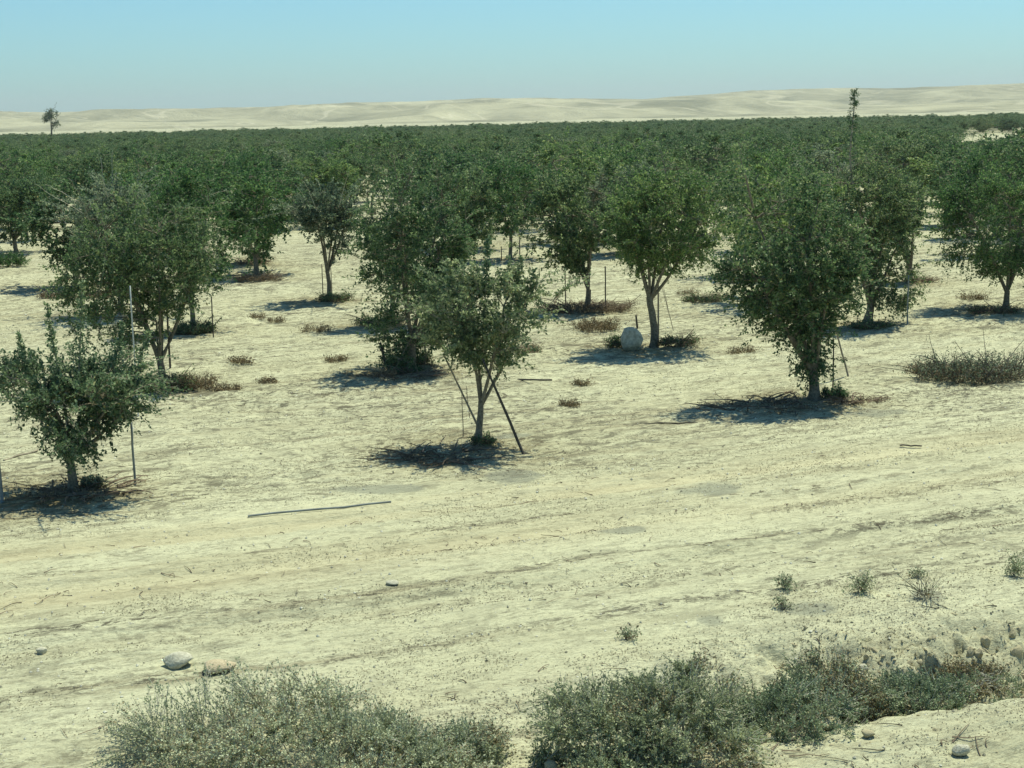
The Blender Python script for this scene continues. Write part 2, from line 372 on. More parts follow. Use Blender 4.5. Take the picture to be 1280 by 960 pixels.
# ------------------------------------------------------------------ hills
def build_hills():
    sil = [(-900, 150), (-300, 143), (0, 140), (60, 140), (130, 138), (250, 136), (330, 134), (400, 130.5), (520, 127), (600, 122.5), (680, 123), (800, 124), (870, 119), (940, 112.5), (1040, 110.5), (1130, 110.5), (1200, 106.5), (1280, 104), (1500, 101), (2000, 108)]
    D = 2600.0
    azs, hs = [], []
    for px, py in sil:
        d = _f + _r * (px - CX) / F - _u * (py - CY) / F
        azs.append(math.atan2(d[0], d[1])); hs.append(H + d[2] / math.hypot(d[0], d[1]) * D)
    nA, nR = 620, 110
    az = np.linspace(R(-48), R(48), nA); rr = np.linspace(1500, 3300, nR)
    A, Rr = np.meshgrid(az, rr)
    top = np.interp(A, azs, hs)
    X = Rr * np.sin(A); Y = Rr * np.cos(A)
    t = np.clip((Rr - 1500) / (D - 1500), 0, 1)
    prof = t ** 1.15
    warp = fbm(X / 600, Y / 600, 5, 3) * 900
    rid = 1 - np.abs(2 * fbm((X + warp) / 330, (Y - warp * 0.4) / 520, 8, 4) - 1)
    roll = fbm(X / 450, Y / 300, 15, 4)
    Z = top * prof * (0.60 + 0.40 * t) + top * np.sin(math.pi * t) * (0.75 * (rid - 0.75) + 0.8 * (roll - 0.5))
    beyond = np.clip((Rr - D) / 700, 0, 1); Z = np.where(Rr > D, top * (1 - beyond ** 1.5 * 1.1), Z)
    Z += (fbm(X / 60, Y / 60, 25, 3) - 0.5) * 5 * np.sin(math.pi * np.clip((Rr - 1500) / 1800, 0, 1))
    Z = Z - 2.5 * (t < 0.02)
    i = np.arange(nR * nA).reshape(nR, nA)
    q = np.stack([i[:-1, :-1], i[:-1, 1:], i[1:, 1:], i[1:, :-1]], -1).reshape(-1, 4)[:, ::-1]
    m, n, N, L = newmat('desert_hill')
    tc = N.new('ShaderNodeTexCoord')
    def nz(s, d, sy=1.0):
        mp = N.new('ShaderNodeMapping'); mp.inputs['Scale'].default_value = (1, sy, 1); L.new(tc.outputs['Object'], mp.inputs[0])
        k = N.new('ShaderNodeTexNoise'); k.inputs['Scale'].default_value = s; k.inputs['Detail'].default_value = d; k.inputs['Roughness'].default_value = 0.65; k.inputs['Distortion'].default_value = 0.6
        L.new(mp.outputs[0], k.inputs['Vector']); return k.outputs['Fac']
    c = N.new('ShaderNodeValToRGB'); e = c.color_ramp.elements; e[0].position = 0.36; e[0].color = (0.200, 0.195, 0.125, 1); e[1].position = 0.64; e[1].color = (0.47, 0.445, 0.295, 1)
    k = e.new(0.5); k.color = (0.335, 0.318, 0.21, 1)
    L.new(nz(0.0075, 9, 0.5), c.inputs[0])
    r2 = N.new('ShaderNodeMapRange'); r2.inputs['From Min'].default_value = 0.60; r2.inputs['From Max'].default_value = 0.70; r2.inputs['To Max'].default_value = 0.7; L.new(nz(0.006, 6), r2.inputs['Value'])
    mx = N.new('ShaderNodeMix'); mx.data_type = 'RGBA'; L.new(r2.outputs[0], mx.inputs['Factor']); L.new(c.outputs[0], mx.inputs['A']); mx.inputs['B'].default_value = (0.62, 0.57, 0.40, 1)
    p = N.new('ShaderNodeBsdfPrincipled'); p.inputs['Roughness'].default_value = 1; p.inputs['Specular IOR Level'].default_value = 0.05
    sub = N.new('ShaderNodeMath'); sub.operation = 'SUBTRACT'; sub.inputs[1].default_value = 0.5; L.new(nz(0.0023, 3, 0.7), sub.inputs[0])
    ab = N.new('ShaderNodeMath'); ab.operation = 'ABSOLUTE'; L.new(sub.outputs[0], ab.inputs[0])
    r3 = N.new('ShaderNodeMapRange'); r3.inputs['From Min'].default_value = 0.002; r3.inputs['From Max'].default_value = 0.006; r3.inputs['To Min'].default_value = 0.38; r3.inputs['To Max'].default_value = 0; L.new(ab.outputs[0], r3.inputs['Value'])
    mx2 = N.new('ShaderNodeMix'); mx2.data_type = 'RGBA'; L.new(r3.outputs[0], mx2.inputs['Factor']); L.new(mx.outputs['Result'], mx2.inputs['A']); mx2.inputs['B'].default_value = (0.62, 0.57, 0.42, 1); mx = mx2      # dirt tracks
    L.new(mx.outputs['Result'], p.inputs['Base Color'])
    b = N.new('ShaderNodeBump'); b.inputs['Distance'].default_value = 14; b.inputs['Strength'].default_value = 0.8; L.new(nz(0.012, 6), b.inputs['Height']); L.new(b.outputs[0], p.inputs['Normal'])
    o = N.new('ShaderNodeOutputMaterial'); L.new(p.outputs[0], o.inputs[0])
    ob = mk('desert_hills', np.stack([X, Y, Z], -1).reshape(-1, 3), q, m, smooth=True)
    tag(ob, 'low bare desert hills behind the orchard', kind='structure')

# ------------------------------------------------------------------ tree generator
def bez(a, b, c, m):
    t = np.linspace(0, 1, m)[None, :, None]
    return (1 - t) ** 2 * a[:, None] + 2 * t * (1 - t) * b[:, None] + t ** 2 * c[:, None]

class Env:
    """uneven crown envelope"""
    def __init__(s, c, rx, ry, rup, rdn, rng, lump=0.22, cone=0.55):
        s.c = np.array(c, float); s.rx, s.ry, s.rup, s.rdn, s.cone = rx, ry, rup, rdn, cone
        s.lob = nrm(rng.normal(size=(16, 3))); s.amp = rng.uniform(-lump, lump, 16)
    def place(s, d, rho):
        d = nrm(d)
        k = 1 + (np.exp(7 * (d @ s.lob.T - 1)) * s.amp).sum(1) * 1.6
        z = d[:, 2]
        rz = np.where(z > 0, s.rup, s.rdn)
        nar = np.where(z < 0, 1 - s.cone * (-z) ** 0.9, 1.0)
        p = np.stack([d[:, 0] * s.rx * nar, d[:, 1] * s.ry * nar, z * rz], 1) * (k * rho)[:, None]
        return s.c + p

def tree_parts(rng, top, trunk_h, rx, ry, bottom, off=(0, 0), trunk_r=0.07, n_limb=5, n_sub=80, n_twig=900, per=16,
               leaf_l=0.045, leaf_w=0.026, twig_len=0.32, n_shoot=20, shoot_len=0.7, lump=0.28, cone=0.6, low_leaf=0.0, inner=0.35, crook=0.0, clus=0.6):
    cz = bottom + (top - bottom) * 0.48
    env = Env((off[0], off[1], cz), rx, ry, (top - cz) * 0.83, (cz - bottom), rng, lump, cone)
    # trunk
    tm = 8; tz = np.linspace(-0.06, trunk_h, tm)
    tp = np.stack([np.sin(tz * 3 + rng.uniform(0, 6)) * 0.035 + off[0] * 0.25 * tz / top + crook * np.sin(tz * 4), np.cos(tz * 2.3 + rng.uniform(0, 6)) * 0.03, tz], 1)
    tp[:, :2] -= tp[0, :2]
    tr = trunk_r * (1.0 + 0.55 * np.exp(-np.maximum(tz, 0) / 0.08)) * (1 - 0.15 * tz / trunk_h)
    V, Q = tubes(tp[None], tr[None], 9)
    V = V + rng.normal(size=V.shape) * trunk_r * 0.05
    trunk = (V, Q)
    crotch = tp[-1]
    # limbs
    az = np.arange(n_limb) * 2 * math.pi / n_limb + rng.uniform(-0.4, 0.4, n_limb) + rng.uniform(0, 6)
    el = rng.uniform(0.15, 1.1, n_limb)
    d = np.stack([np.cos(az) * np.cos(el), np.sin(az) * np.cos(el), np.sin(el) * 0.9], 1)
    tip = env.place(d, rng.uniform(0.55, 0.8, n_limb))
    st = np.repeat(tp[-2:][None].mean(1), n_limb, 0) + rng.normal(size=(n_limb, 3)) * 0.01
    mid = st * 0.45 + tip * 0.55; mid[:, 2] -= 0.08 * (top - trunk_h) * rng.uniform(-0.5, 1.2, n_limb)
    mid[:, :2] += rng.normal(size=(n_limb, 2)) * 0.08
    Lp = bez(st, mid, tip, 10) + rng.normal(size=(n_limb, 10, 3)) * 0.012 * np.linspace(0, 1, 10)[None, :, None]
    Lr = trunk_r * 0.62 * np.linspace(1, 0.25, 10)[None] * rng.uniform(0.75, 1.1, (n_limb, 1))
    limbs = [tubes(Lp[i:i + 1], Lr[i:i + 1], 6) for i in range(n_limb)]
    # secondary branches
    pts = Lp[:, 2:].reshape(-1, 3); own = np.repeat(np.arange(n_limb), 8)
    dd = rng.normal(size=(n_sub, 3)); dd[:, 2] += 0.15
    tg = env.place(dd, rng.uniform(inner, 0.92, n_sub) ** 0.7)
    cost = np.linalg.norm(tg[:, None] - pts[None], axis=2) + 0.6 * np.maximum(0, pts[None, :, 2] - tg[:, None, 2])
    k = cost.argmin(1); s0 = pts[k]; so = own[k]
    md = (s0 + tg) / 2 + rng.normal(size=(n_sub, 3)) * 0.06; md[:, 2] += 0.05
    Sp = bez(s0, md, tg, 7); Sr = np.linspace(0.013, 0.004, 7)[None] * np.ones((n_sub, 1)) * (trunk_r / 0.07)
    sv = []
    for i in range(n_limb):
        sel = so == i
        if sel.any():
            a, b = tubes(Sp[sel], Sr[sel], 4); lv, lq = limbs[i]
            limbs[i] = (np.concatenate([lv, a]), np.concatenate([lq, b + len(lv)]))
    # twigs
    nc = int(n_twig * clus); cen_d = rng.normal(size=(max(12, n_sub // 2), 3)); cen = env.place(cen_d, rng.uniform(0.55, 0.95, len(cen_d)))
    t1 = cen[rng.randint(len(cen), size=nc)] + rng.normal(size=(nc, 3)) * 0.13 * (rx + ry) / 2
    dd = rng.normal(size=(n_twig - nc, 3)); t2 = env.place(dd, rng.uniform(inner ** 3, 1.0, n_twig - nc) ** (1 / 3))
    tg = np.concatenate([t1, t2])
    pts = np.concatenate([Sp[:, 1:].reshape(-1, 3), Lp[:, 4:].reshape(-1, 3)])
    if low_leaf: pts = np.concatenate([pts, Lp[:, 1:4].reshape(-1, 3)])
    k = np.linalg.norm(tg[:, None] - pts[None], axis=2).argmin(1)
    s0 = pts[k]; v = tg - s0; ln = np.linalg.norm(v, axis=1, keepdims=True)
    out_ = nrm(tg - np.array([off[0], off[1], cz - 0.3]))
    e0 = tg + nrm(v + 0.4 * out_ + np.array([0, 0, 0.12]) + rng.normal(size=v.shape) * 0.25) * twig_len * rng.uniform(0.3, 1.0, (len(v), 1)) * 0.6
    md = (s0 + e0) / 2 + rng.normal(size=v.shape) * 0.05; md[:, 2] += 0.03
    Tp = bez(s0, md, e0, 3)
    tw = [tubes(Tp, np.linspace(0.0032, 0.0013, 3)[None] * np.ones((len(Tp), 1)), 3)]
    # leaves on twigs
    n = len(Tp)
    tt = rng.uniform(0.15, 1.0, (n, per)) ** 0.8
    b0 = s0[:, None]; b1 = md[:, None]; b2 = e0[:, None]; T = tt[..., None]
    pos = (1 - T) ** 2 * b0 + 2 * T * (1 - T) * b1 + T ** 2 * b2
    tang = nrm(2 * (1 - T) * (b1 - b0) + 2 * T * (b2 - b1))
    ld = tang * 0.7 + rng.normal(size=pos.shape) * 0.75
    pos = pos + rng.normal(size=pos.shape) * 0.012
    rn = np.clip(rng.uniform(0, 1, (n, per)) ** 1.4 * 0.85 + rng.uniform(-0.1, 0.15, (n, 1)), 0, 1)
    lv, lq = leaves(pos.reshape(-1, 3), ld.reshape(-1, 3), leaf_l, leaf_w, rng); lr = rn.ravel()
    # long whippy shoots above the crown
    if n_shoot:
        cand = Sp[:, -1]; cand = cand[cand[:, 2] > cz - 0.25 * (top - bottom)]
        s = cand[rng.randint(len(cand), size=n_shoot)]
        o2 = nrm(s - env.c); dr = nrm(o2 * np.array([1, 1, 0.4]) + np.array([0, 0, 0.9]) + rng.normal(size=s.shape) * 0.3)
        LL = shoot_len * rng.uniform(0.45, 1.1, (n_shoot, 1))
        md = s + dr * LL * 0.65; en = s + dr * LL + np.concatenate([o2[:, :2] * LL * 0.35, -LL * 0.25], 1)
        Gp = bez(s, md, en, 8); tw.append(tubes(Gp, np.linspace(0.0085, 0.003, 8)[None] * np.ones((n_shoot, 1)), 3))
        ps = 44; tt = rng.uniform(0.1, 1, (n_shoot, ps, 1))
        pos = (1 - tt) ** 2 * s[:, None] + 2 * tt * (1 - tt) * md[:, None] + tt ** 2 * en[:, None]
        ld = nrm(2 * (1 - tt) * (md - s)[:, None] + 2 * tt * (en - md)[:, None]) * 0.6 + rng.normal(size=pos.shape) * 0.8
        pos = pos + rng.normal(size=pos.shape) * 0.02
        a, b = leaves(pos.reshape(-1, 3), ld.reshape(-1, 3), leaf_l * 0.95, leaf_w, rng)
        lq = np.concatenate([lq, b + len(lv)]); lv = np.concatenate([lv, a]); lr = np.concatenate([lr, rng.uniform(0.3, 1, len(b))])
    tv, tq = tw[0]
    for a, b in tw[1:]: tq = np.concatenate([tq, b + len(tv)]); tv = np.concatenate([tv, a])
    return dict(trunk=trunk, limbs=limbs, twigs=(tv, tq), leaves=(lv, lq, lr), env=env)

def make_tree(name, loc, rng, leafmat, split=True, **kw):
    g = tree_parts(rng, **kw)
    root = empty(name, loc)
    if split:
        mk('trunk', *g['trunk'], MB, root, smooth=True)
        for l in g['limbs']: mk('limb', *l, MB, root, smooth=True)
    else:
        v, q = g['trunk']
        for a, b in g['limbs']: q = np.concatenate([q, b + len(v)]); v = np.concatenate([v, a])
        mk('trunk', v, q, MB, root, smooth=True)
    lv, lq, lr = g['leaves']; tv, tq = g['twigs']
    V, Fc, Mi, Rn = join([(lv, lq, np.where(rng.rand(len(lq)) < 0.02, 2, 0), lr), (tv, tq, 1, 0.5)])
    mk('crown', V, Fc, [ML[leafmat], MTW, MYL], root, rnd=Rn, mat_idx=Mi)
    return root, g

# explicit trees, read off the photograph: base px, crown x range, crown top and bottom px
def spec(bx, by, x0, x1, ytop, ybot, **kw):
    X, Y = at(bx, by); depth = np.array([X, Y, -H]) @ _f
    top = height_at(bx, ytop, Y); bot = height_at(bx, ybot, Y)
    rx = (x1 - x0) / 2 * depth / F; ox = ((x0 + x1) / 2 - bx) * depth / F
    return dict(X=X, Y=Y, top=top, bottom=bot, rx=rx, ox=ox, **kw)

TREES = [
 # front row
 dict(spec(92, 612, 14, 188, 432, 552), leaf='olive', dens=0.72, spires=[(62, 378), (100, 352), (152, 402), (186, 412), (20, 418)], clus=0.85, th=0.42, r=0.056, shoots=60, sl=0.62, limb=6, leaf_l=0.05, lump=0.5, label='small ragged tree at lower left with leafy shoots rising from an open crown'),
 dict(spec(597, 556, 526, 680, 318, 484), leaf='olive', dens=0.56, spires=[(668, 338), (652, 322), (560, 325), (610, 300)], clus=0.7, th=0.58, r=0.048, shoots=60, sl=0.6, limb=4, leaf_l=0.052, lump=0.5, label='thin young tree with bare slender trunk propped by leaning sticks'),
 dict(spec(1018, 498, 896, 1108, 232, 462), leaf='green', spires=[(950, 235), (1005, 222)], dens=1.55, th=0.45, r=0.085, shoots=26, sl=0.5, low=1, limb=6, lump=0.5, cone=0.7, label='dense dark funnel-shaped tree, thick short trunk, loose stick leaning at its right'),
 # second row
 dict(spec(203, 478, 58, 294, 232, 440), leaf='green', dens=1.35, th=0.42, cone=0.3, r=0.07, shoots=40, sl=0.6, limb=5, lump=0.5, label='broad bushy tree directly behind the small ragged tree, beside a white tube'),
 dict(spec(513, 461, 458, 614, 212, 444), leaf='green', cone=0.4, dens=1.3, th=0.5, r=0.075, shoots=34, sl=0.36, limb=5, lump=0.5, label='dense tree right behind the thin propped tree, short dark stump at its left'),
 dict(spec(817, 432, 734, 896, 196, 358), leaf='fresh', dens=1.4, th=1.0, r=0.075, shoots=26, sl=0.55, limb=6, cone=0.15, low=1, label='round-crowned tree on a bare pale trunk next to the white boulder'),
 # third row
 dict(spec(240, 413, 182, 300, 200, 385), leaf='fresh', dens=1.1, th=0.6, r=0.06, shoots=18, sl=0.5, limb=5, label='bright green tree peeping out on the right of the broad bushy tree'),
 dict(spec(149, 394, 64, 236, 196, 352), leaf='grey', whips=7, dens=0.8, th=0.7, r=0.07, shoots=70, sl=1.1, limb=5, label='greyish tree with long arching whips, behind the broad bushy tree on its left'),
 dict(spec(487, 404, 455, 560, 205, 384), leaf='green', dens=0.9, th=0.5, r=0.06, shoots=18, sl=0.5, limb=4, label='slim dark tree half hidden behind the dense tree with the stump'),
 dict(spec(733, 386, 668, 762, 212, 362), leaf='green', dens=1.15, th=0.45, r=0.07, shoots=16, sl=0.45, limb=5, cone=0.7, label='dark tree standing in the large heap of reddish dry brush'),
 dict(spec(1084, 405, 1018, 1160, 178, 388), leaf='green', dens=1.2, th=0.4, r=0.09, shoots=26, sl=0.6, limb=5, label='tall dark tree with a thin bare-looking spire rising above all the others'),
 dict(spec(1256, 388, 1168, 1350, 190, 396), leaf='fresh', dens=1.6, cone=0.2, low=1, th=0.4, r=0.07, shoots=24, sl=0.5, limb=5, label='bright green low-hanging tree cut by the right edge of the picture'),
 # fourth row and beyond
 dict(spec(410, 375, 358, 474, 216, 328), leaf='grey', whips=5, dens=0.6, th=0.75, r=0.06, shoots=34, sl=0.8, limb=5, label='open grey-green tree with bare whips and lone thin trunk on sand'),
 dict(spec(638, 325, 572, 690, 192, 302), leaf='fresh', dens=0.9, th=0.85, r=0.06, shoots=18, sl=0.5, limb=4, label='pale green tree with a slightly bent trunk between two thin stakes'),
 dict(spec(1136, 351, 1080, 1168, 205, 330), leaf='green', dens=0.8, th=0.35, r=0.09, shoots=14, sl=0.5, limb=4, label='dark tree with a thick short trunk behind the thin metal stake'),
 dict(spec(322, 329, 250, 356, 190, 306), leaf='fresh', dens=0.95, th=0.7, r=0.07, shoots=22, sl=0.5, limb=4, label='round olive green tree above the grey brush heaps left of the open grey-green tree'),
 dict(spec(34, 301, -8, 84, 212, 282), leaf='green', dens=0.6, th=0.8, r=0.07, shoots=10, sl=0.5, limb=4, label='far tree at left on a short dark trunk between two thin stakes'),
 dict(spec(955, 345, 886, 1030, 192, 326), leaf='fresh', dens=0.95, th=0.5, r=0.07, shoots=22, sl=0.5, limb=4, label='pale leafy tree behind the left side of the dark funnel-shaped tree'),
 dict(spec(560, 350, 535, 640, 205, 325), leaf='green', dens=0.8, th=0.5, r=0.06, shoots=14, sl=0.5, limb=4, label='tree filling the gap behind the top of the thin propped tree'),
]
for t in TREES: TREE_XY.append((t['X'], t['Y'], 1.0))

for i, t in enumerate(TREES):
    rng = np.random.RandomState(100 + i)
    far = t['Y'] > 35
    d = t['dens']
    L = t.get('leaf_l', 0.055) * (1.25 if far else 1.0)
    x, y = t['X'], t['Y']
    vol = t['rx'] / 1.1
    root, g = make_tree('orchard_tree', (x, y, gz(x, y)), rng, t['leaf'], split=not far,
        top=t['top'], trunk_h=t['th'], rx=t['rx'], ry=t['rx'] * 0.78, bottom=max(0.3, t['bottom']), off=(t['ox'], 0.0), trunk_r=t['r'],
        n_limb=t['limb'], n_sub=int(95 * min(1.3, d) + 20), n_twig=int(1550 * d * (0.7 if far else 1.0)), per=15,
        leaf_l=L, leaf_w=L * 0.66, n_shoot=int(t['shoots'] * 1.3), shoot_len=t['sl'], lump=t.get('lump', 0.5), cone=t.get('cone', 0.45), low_leaf=t.get('low', 0), crook=0.02, clus=t.get('clus', 0.8))
    tag(root, t['label'], 'tree', 'trees of the orchard')
    if t.get('spires'):          # upright leafy wands
        for (spx, spy) in t['spires']:
            zt = height_at(spx, spy, y)
            dd_ = _f + _r * (spx - CX) / F - _u * (spy - CY) / F; xt = dd_[0] * (y / dd_[1]) - x
            p1 = np.array([xt, rng.uniform(-.2, .2), zt]); p0 = np.array([xt * 0.45 + t['ox'] * 0.3, 0, max(t['th'], zt - 1.3)]); pm = p0 * 0.4 + p1 * 0.6; pm[2] -= 0.15
            P = bez(p0[None], pm[None], p1[None], 10); a1, b1 = tubes(P, np.linspace(0.012, 0.003, 10)[None], 4)
            nl = 420; T = rng.uniform(0.2, 1.0, (nl, 1)); pos = (1 - T) ** 2 * p0 + 2 * T * (1 - T) * pm + T ** 2 * p1 + rng.normal(size=(nl, 3)) * [0.06, 0.06, 0.03] * (1.2 - T)
            a3, b3 = leaves(pos, rng.normal(size=(nl, 3)) + [0, 0, 0.6], L, L * 0.62, rng)
            V, Fc, Mi, Rn = join([(a3, b3, 0, rng.uniform(0.1, 1, nl)), (a1, b1, 1, 0.5)])
            mk('shoot', V, Fc, [ML[t['leaf']], MTW], root, rnd=Rn, mat_idx=Mi)
    if t.get('whips'):           # pale bare whips arching out of the crown
        nw = t['whips']; az_ = rng.uniform(0, 6.28, nw); zc = (t['top'] * 0.62)
        p0 = np.stack([t['ox'] + np.cos(az_) * t['rx'] * 0.4, np.sin(az_) * t['rx'] * 0.4 - 0.3 * t['rx'], np.full(nw, zc) + rng.uniform(-.3, .4, nw)], 1)
        out_ = np.stack([np.cos(az_), np.sin(az_) * 0.7 - 0.5, rng.uniform(0.6, 1.8, nw)], 1); ln = rng.uniform(0.5, 1.0, (nw, 1)) * t['rx'] * 1.1
        p1 = p0 + nrm(out_) * ln + [0, 0, 0.0]; pm = p0 + nrm(out_ + [0, 0, 0.3]) * ln * 0.6 + rng.normal(size=(nw, 3)) * 0.08
        a1, b1 = tubes(bez(p0, pm, p1, 9) + rng.normal(size=(nw, 9, 3)) * 0.008, np.linspace(0.009, 0.004, 9)[None] * rng.uniform(0.7, 1.2, (nw, 1)), 4)
        nv_, nf_ = len(a1) // nw, len(b1) // nw
        for k_ in range(nw): mk('bare_branch', a1[k_ * nv_:(k_ + 1) * nv_], b1[k_ * nf_:(k_ + 1) * nf_] - k_ * nv_, MWH, root)
    if i == 10:      # thin spire leader of the tall tree
        zt = height_at(1067, 113, y); rr = np.random.RandomState(5)
        sx = (1067 - 1090) * y / F
        zz = np.linspace(1.5, zt, 14); lead = np.stack([sx * np.clip((zz - 1.5) / 1.5, 0, 1) + 0.04 * np.sin(zz * 3), 0.03 * np.cos(zz * 4), zz], 1)
        n = 72
        z0 = 2.9 + (zt - 2.92) * rr.rand(n) ** 0.7; a = rr.uniform(0, 6.28, n)
        ln = 0.06 + 0.30 * np.clip((zt - z0) / (zt - 2.6), 0, 1) * rr.uniform(0.5, 1, n)
        s = np.stack([np.interp(z0, zz, lead[:, 0]), np.interp(z0, zz, lead[:, 1]), z0], 1)
        en = s + np.stack([np.cos(a) * ln, np.sin(a) * ln, ln * rr.uniform(-0.1, 0.5, n)], 1)
        P = bez(s, (s + en) / 2 + [0, 0, 0.03], en, 5)
        a1, b1 = tubes(lead[None], np.linspace(0.034, 0.010, 14)[None], 5); a2, b2 = tubes(P, np.linspace(0.007, 0.002, 5)[None] * np.ones((n, 1)), 3)
        per = 18; T = rr.uniform(0.35, 1.05, (n, per, 1)); pos = s[:, None] * (1 - T) + en[:, None] * T + rr.normal(size=(n, per, 3)) * 0.02
        a3, b3 = leaves(pos.reshape(-1, 3), rr.normal(size=(n * per, 3)), 0.038, 0.022, rr)
        V, Fc, Mi, Rn = join([(a1, b1, 1, 0.5), (a2, b2, 1, 0.5), (a3, b3, 0, rr.uniform(0, 0.6, len(b3)))])
        tag(mk('leader', V, Fc, [ML['green'], MTW], root, rnd=Rn, mat_idx=Mi), 'thin spiky leading shoot sticking up above the crown')

# ------------------------------------------------------------------ the rest of the orchard
protos = []
for k in range(7):
    rng = np.random.RandomState(300 + k)
    root, g = make_tree('orchard_tree', (0, 0, 0), rng, ['green', 'fresh', 'green', 'grey', 'green', 'fresh', 'green'][k], split=False,
        top=3.35 + 0.15 * rng.rand(), trunk_h=0.6, rx=1.33, ry=1.33, bottom=0.62, trunk_r=0.07, n_limb=5, n_sub=70, n_twig=950, per=13,
        leaf_l=0.085, leaf_w=0.058, twig_len=0.3, n_shoot=26, shoot_len=0.42, clus=0.7, lump=0.5, cone=0.5, off=(rng.uniform(-.2, .2), 0))
    protos.append(root)

prng = np.random.RandomState(42)
cells = []
for j in range(-2, 150):
    for i in range(-110, 130):
        x = -2.65 + 4.4 * i - 1.4 * j + 1.3 * math.sin(j * 0.9) + prng.normal() * 0.55; y = 33.66 + 1.3 * i + 6.2 * j + prng.normal() * 0.5
        if prng.rand() < 0.02: continue
        r = math.hypot(x, y); a = math.atan2(x, y)
        if y < 30 or abs(a) > R(24) or r > 430: continue
        cells.append((r, x, y, a))
def clear_ok(x, y, r, a):
    if min((x - t['X']) ** 2 + (y - t['Y']) ** 2 for t in TREES) < 2.7 ** 2: return False
    px = CX + F * (x * _r[0] + y * _r[1] - H * _r[2]) / (x * _f[0] + y * _f[1] - H * _f[2])
    py = CY - F * (x * _u[0] + y * _u[1] - H * _u[2]) / (x * _f[0] + y * _f[1] - H * _f[2])
    if a > R(16.6) and 165 < r < 272: return False                                   # cleared strip at the right
    # open sand lanes seen between the near trees
    for (x0, x1, y0, y1) in LANES:
        if x0 < px < x1 and y0 < py < y1: return False
    return True
LANES = [(-60, 75, 318, 420), (330, 480, 296, 420), (640, 720, 290, 420), (690, 900, 335, 430), (1090, 1190, 290, 420), (360, 400, 280, 300), (560, 1030, 395, 470), (-100, 150, 396, 470)]
kept = sorted([c for c in cells if clear_ok(c[1], c[2], c[0], c[3])])
near_n = 300 - len(TREES) - 2
def copy_tree(o, first=False):
    if first: return o
    c = o.copy(); C.objects.link(c)
    for ch in o.children:
        d = ch.copy(); C.objects.link(d); d.parent = c
    return c
used = set()
PROTO_CH = {p.name: p for p in protos}
for n, (r, x, y, a) in enumerate(kept[:near_n]):
    k = prng.randint(len(protos)); p = protos[k]
    o = p if k not in used else copy_tree(p); used.add(k)
    s = prng.uniform(0.88, 1.12)
    low = min(1.0, (4.5 - 0.0180 * r) / 3.5) if a > R(16.2) else 1.0      # young low trees towards the cleared strip
    o.location = (x, y, gz(x, y)); o.rotation_euler = (0, 0, prng.uniform(0, 6.28)); o.scale = (s * prng.uniform(1.05, 1.4), s * prng.uniform(1.05, 1.4), low * prng.uniform(0.84, 1.02) * (1 - 0.12 * float(sstep(70, 130, r))))
    tag(o, 'dense green orchard tree in the crowded rows behind the nearest trees', 'tree', 'crowded orchard trees further back')
    TREE_XY.append((x, y, 1.1))

# far-off orchard that reads as one mass: geometry-node instances of whole trees, one object
far_pts = np.array([(x, y, 0.0) for (r, x, y, a) in kept[near_n:] if not (a > R(16.2) and r < 272)])
def far_object(pts, sources):
    me = bpy.data.meshes.new('distant_orchard'); me.from_pydata([tuple(p) for p in pts], [], [])
    o = bpy.data.objects.new('distant_orchard', me); C.objects.link(o)
    ng = bpy.data.node_groups.new('distant_orchard', 'GeometryNodeTree')
    ng.interface.new_socket('Geometry', in_out='INPUT', socket_type='NodeSocketGeometry')
    ng.interface.new_socket('Geometry', in_out='OUTPUT', socket_type='NodeSocketGeometry')
    N, L = ng.nodes, ng.links
    gi = N.new('NodeGroupInput'); go = N.new('NodeGroupOutput')
    ip = N.new('GeometryNodeInstanceOnPoints'); L.new(gi.outputs[0], ip.inputs['Points'])
    # each source is one pickable instance
    jn0 = N.new('GeometryNodeJoinGeometry')
    for s in sources:
        oi = N.new('GeometryNodeObjectInfo'); oi.inputs['Object'].default_value = s; oi.inputs['As Instance'].default_value = True
        L.new(oi.outputs['Geometry'], jn0.inputs[0])
    L.new(jn0.outputs[0], ip.inputs['Instance']); ip.inputs['Pick Instance'].default_value = True
    def rv(typ, lo, hi, seed):
        q = N.new('FunctionNodeRandomValue'); q.data_type = typ; q.inputs['Seed'].default_value = seed
        ins = [i for i in q.inputs if i.enabled and i.name in ('Min', 'Max')]
        ins[0].default_value = lo; ins[1].default_value = hi
        return [i for i in q.outputs if i.enabled][0]
    L.new(rv('INT', 0, len(sources) - 1, 1), ip.inputs['Instance Index'])
    L.new(rv('FLOAT_VECTOR', (0, 0, 0), (0, 0, 6.283), 2), ip.inputs['Rotation'])
    L.new(rv('FLOAT_VECTOR', (1.25, 1.25, 0.70), (1.85, 1.85, 0.82), 3), ip.inputs['Scale'])
    L.new(ip.outputs[0], go.inputs[0])
    mod = o.modifiers.new('distant_orchard', 'NODES'); mod.node_group = ng
    tag(o, 'dark green mass of distant orchard rows reaching to the hills', 'orchard', kind='stuff')
    return o
srcs = []
for p in protos[0::2]:
    srcs += [c for c in p.children if c.name.startswith('crown')]
far_object(far_pts, srcs)

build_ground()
build_hills()

# eucalyptus beyond the orchard
ex, ey = at(64, 165, 3.0); dsc = 380 / math.hypot(ex, ey); ex *= dsc; ey *= dsc
etop = height_at(60, 127, ey)
rng = np.random.RandomState(77)
root, g = make_tree('eucalyptus_tree', (ex, ey, 0), rng, 'grey', split=True, top=etop, trunk_h=etop * 0.35, rx=2.6, ry=2.3, bottom=etop * 0.28, trunk_r=0.22,
    n_limb=4, n_sub=22, n_twig=330, per=14, leaf_l=0.22, leaf_w=0.11, twig_len=0.9, n_shoot=0, lump=0.5, cone=0.5, clus=0.97, off=(0.4, 0))
tag(root, 'tall lone eucalyptus standing against the hills beyond the orchard', 'tree')

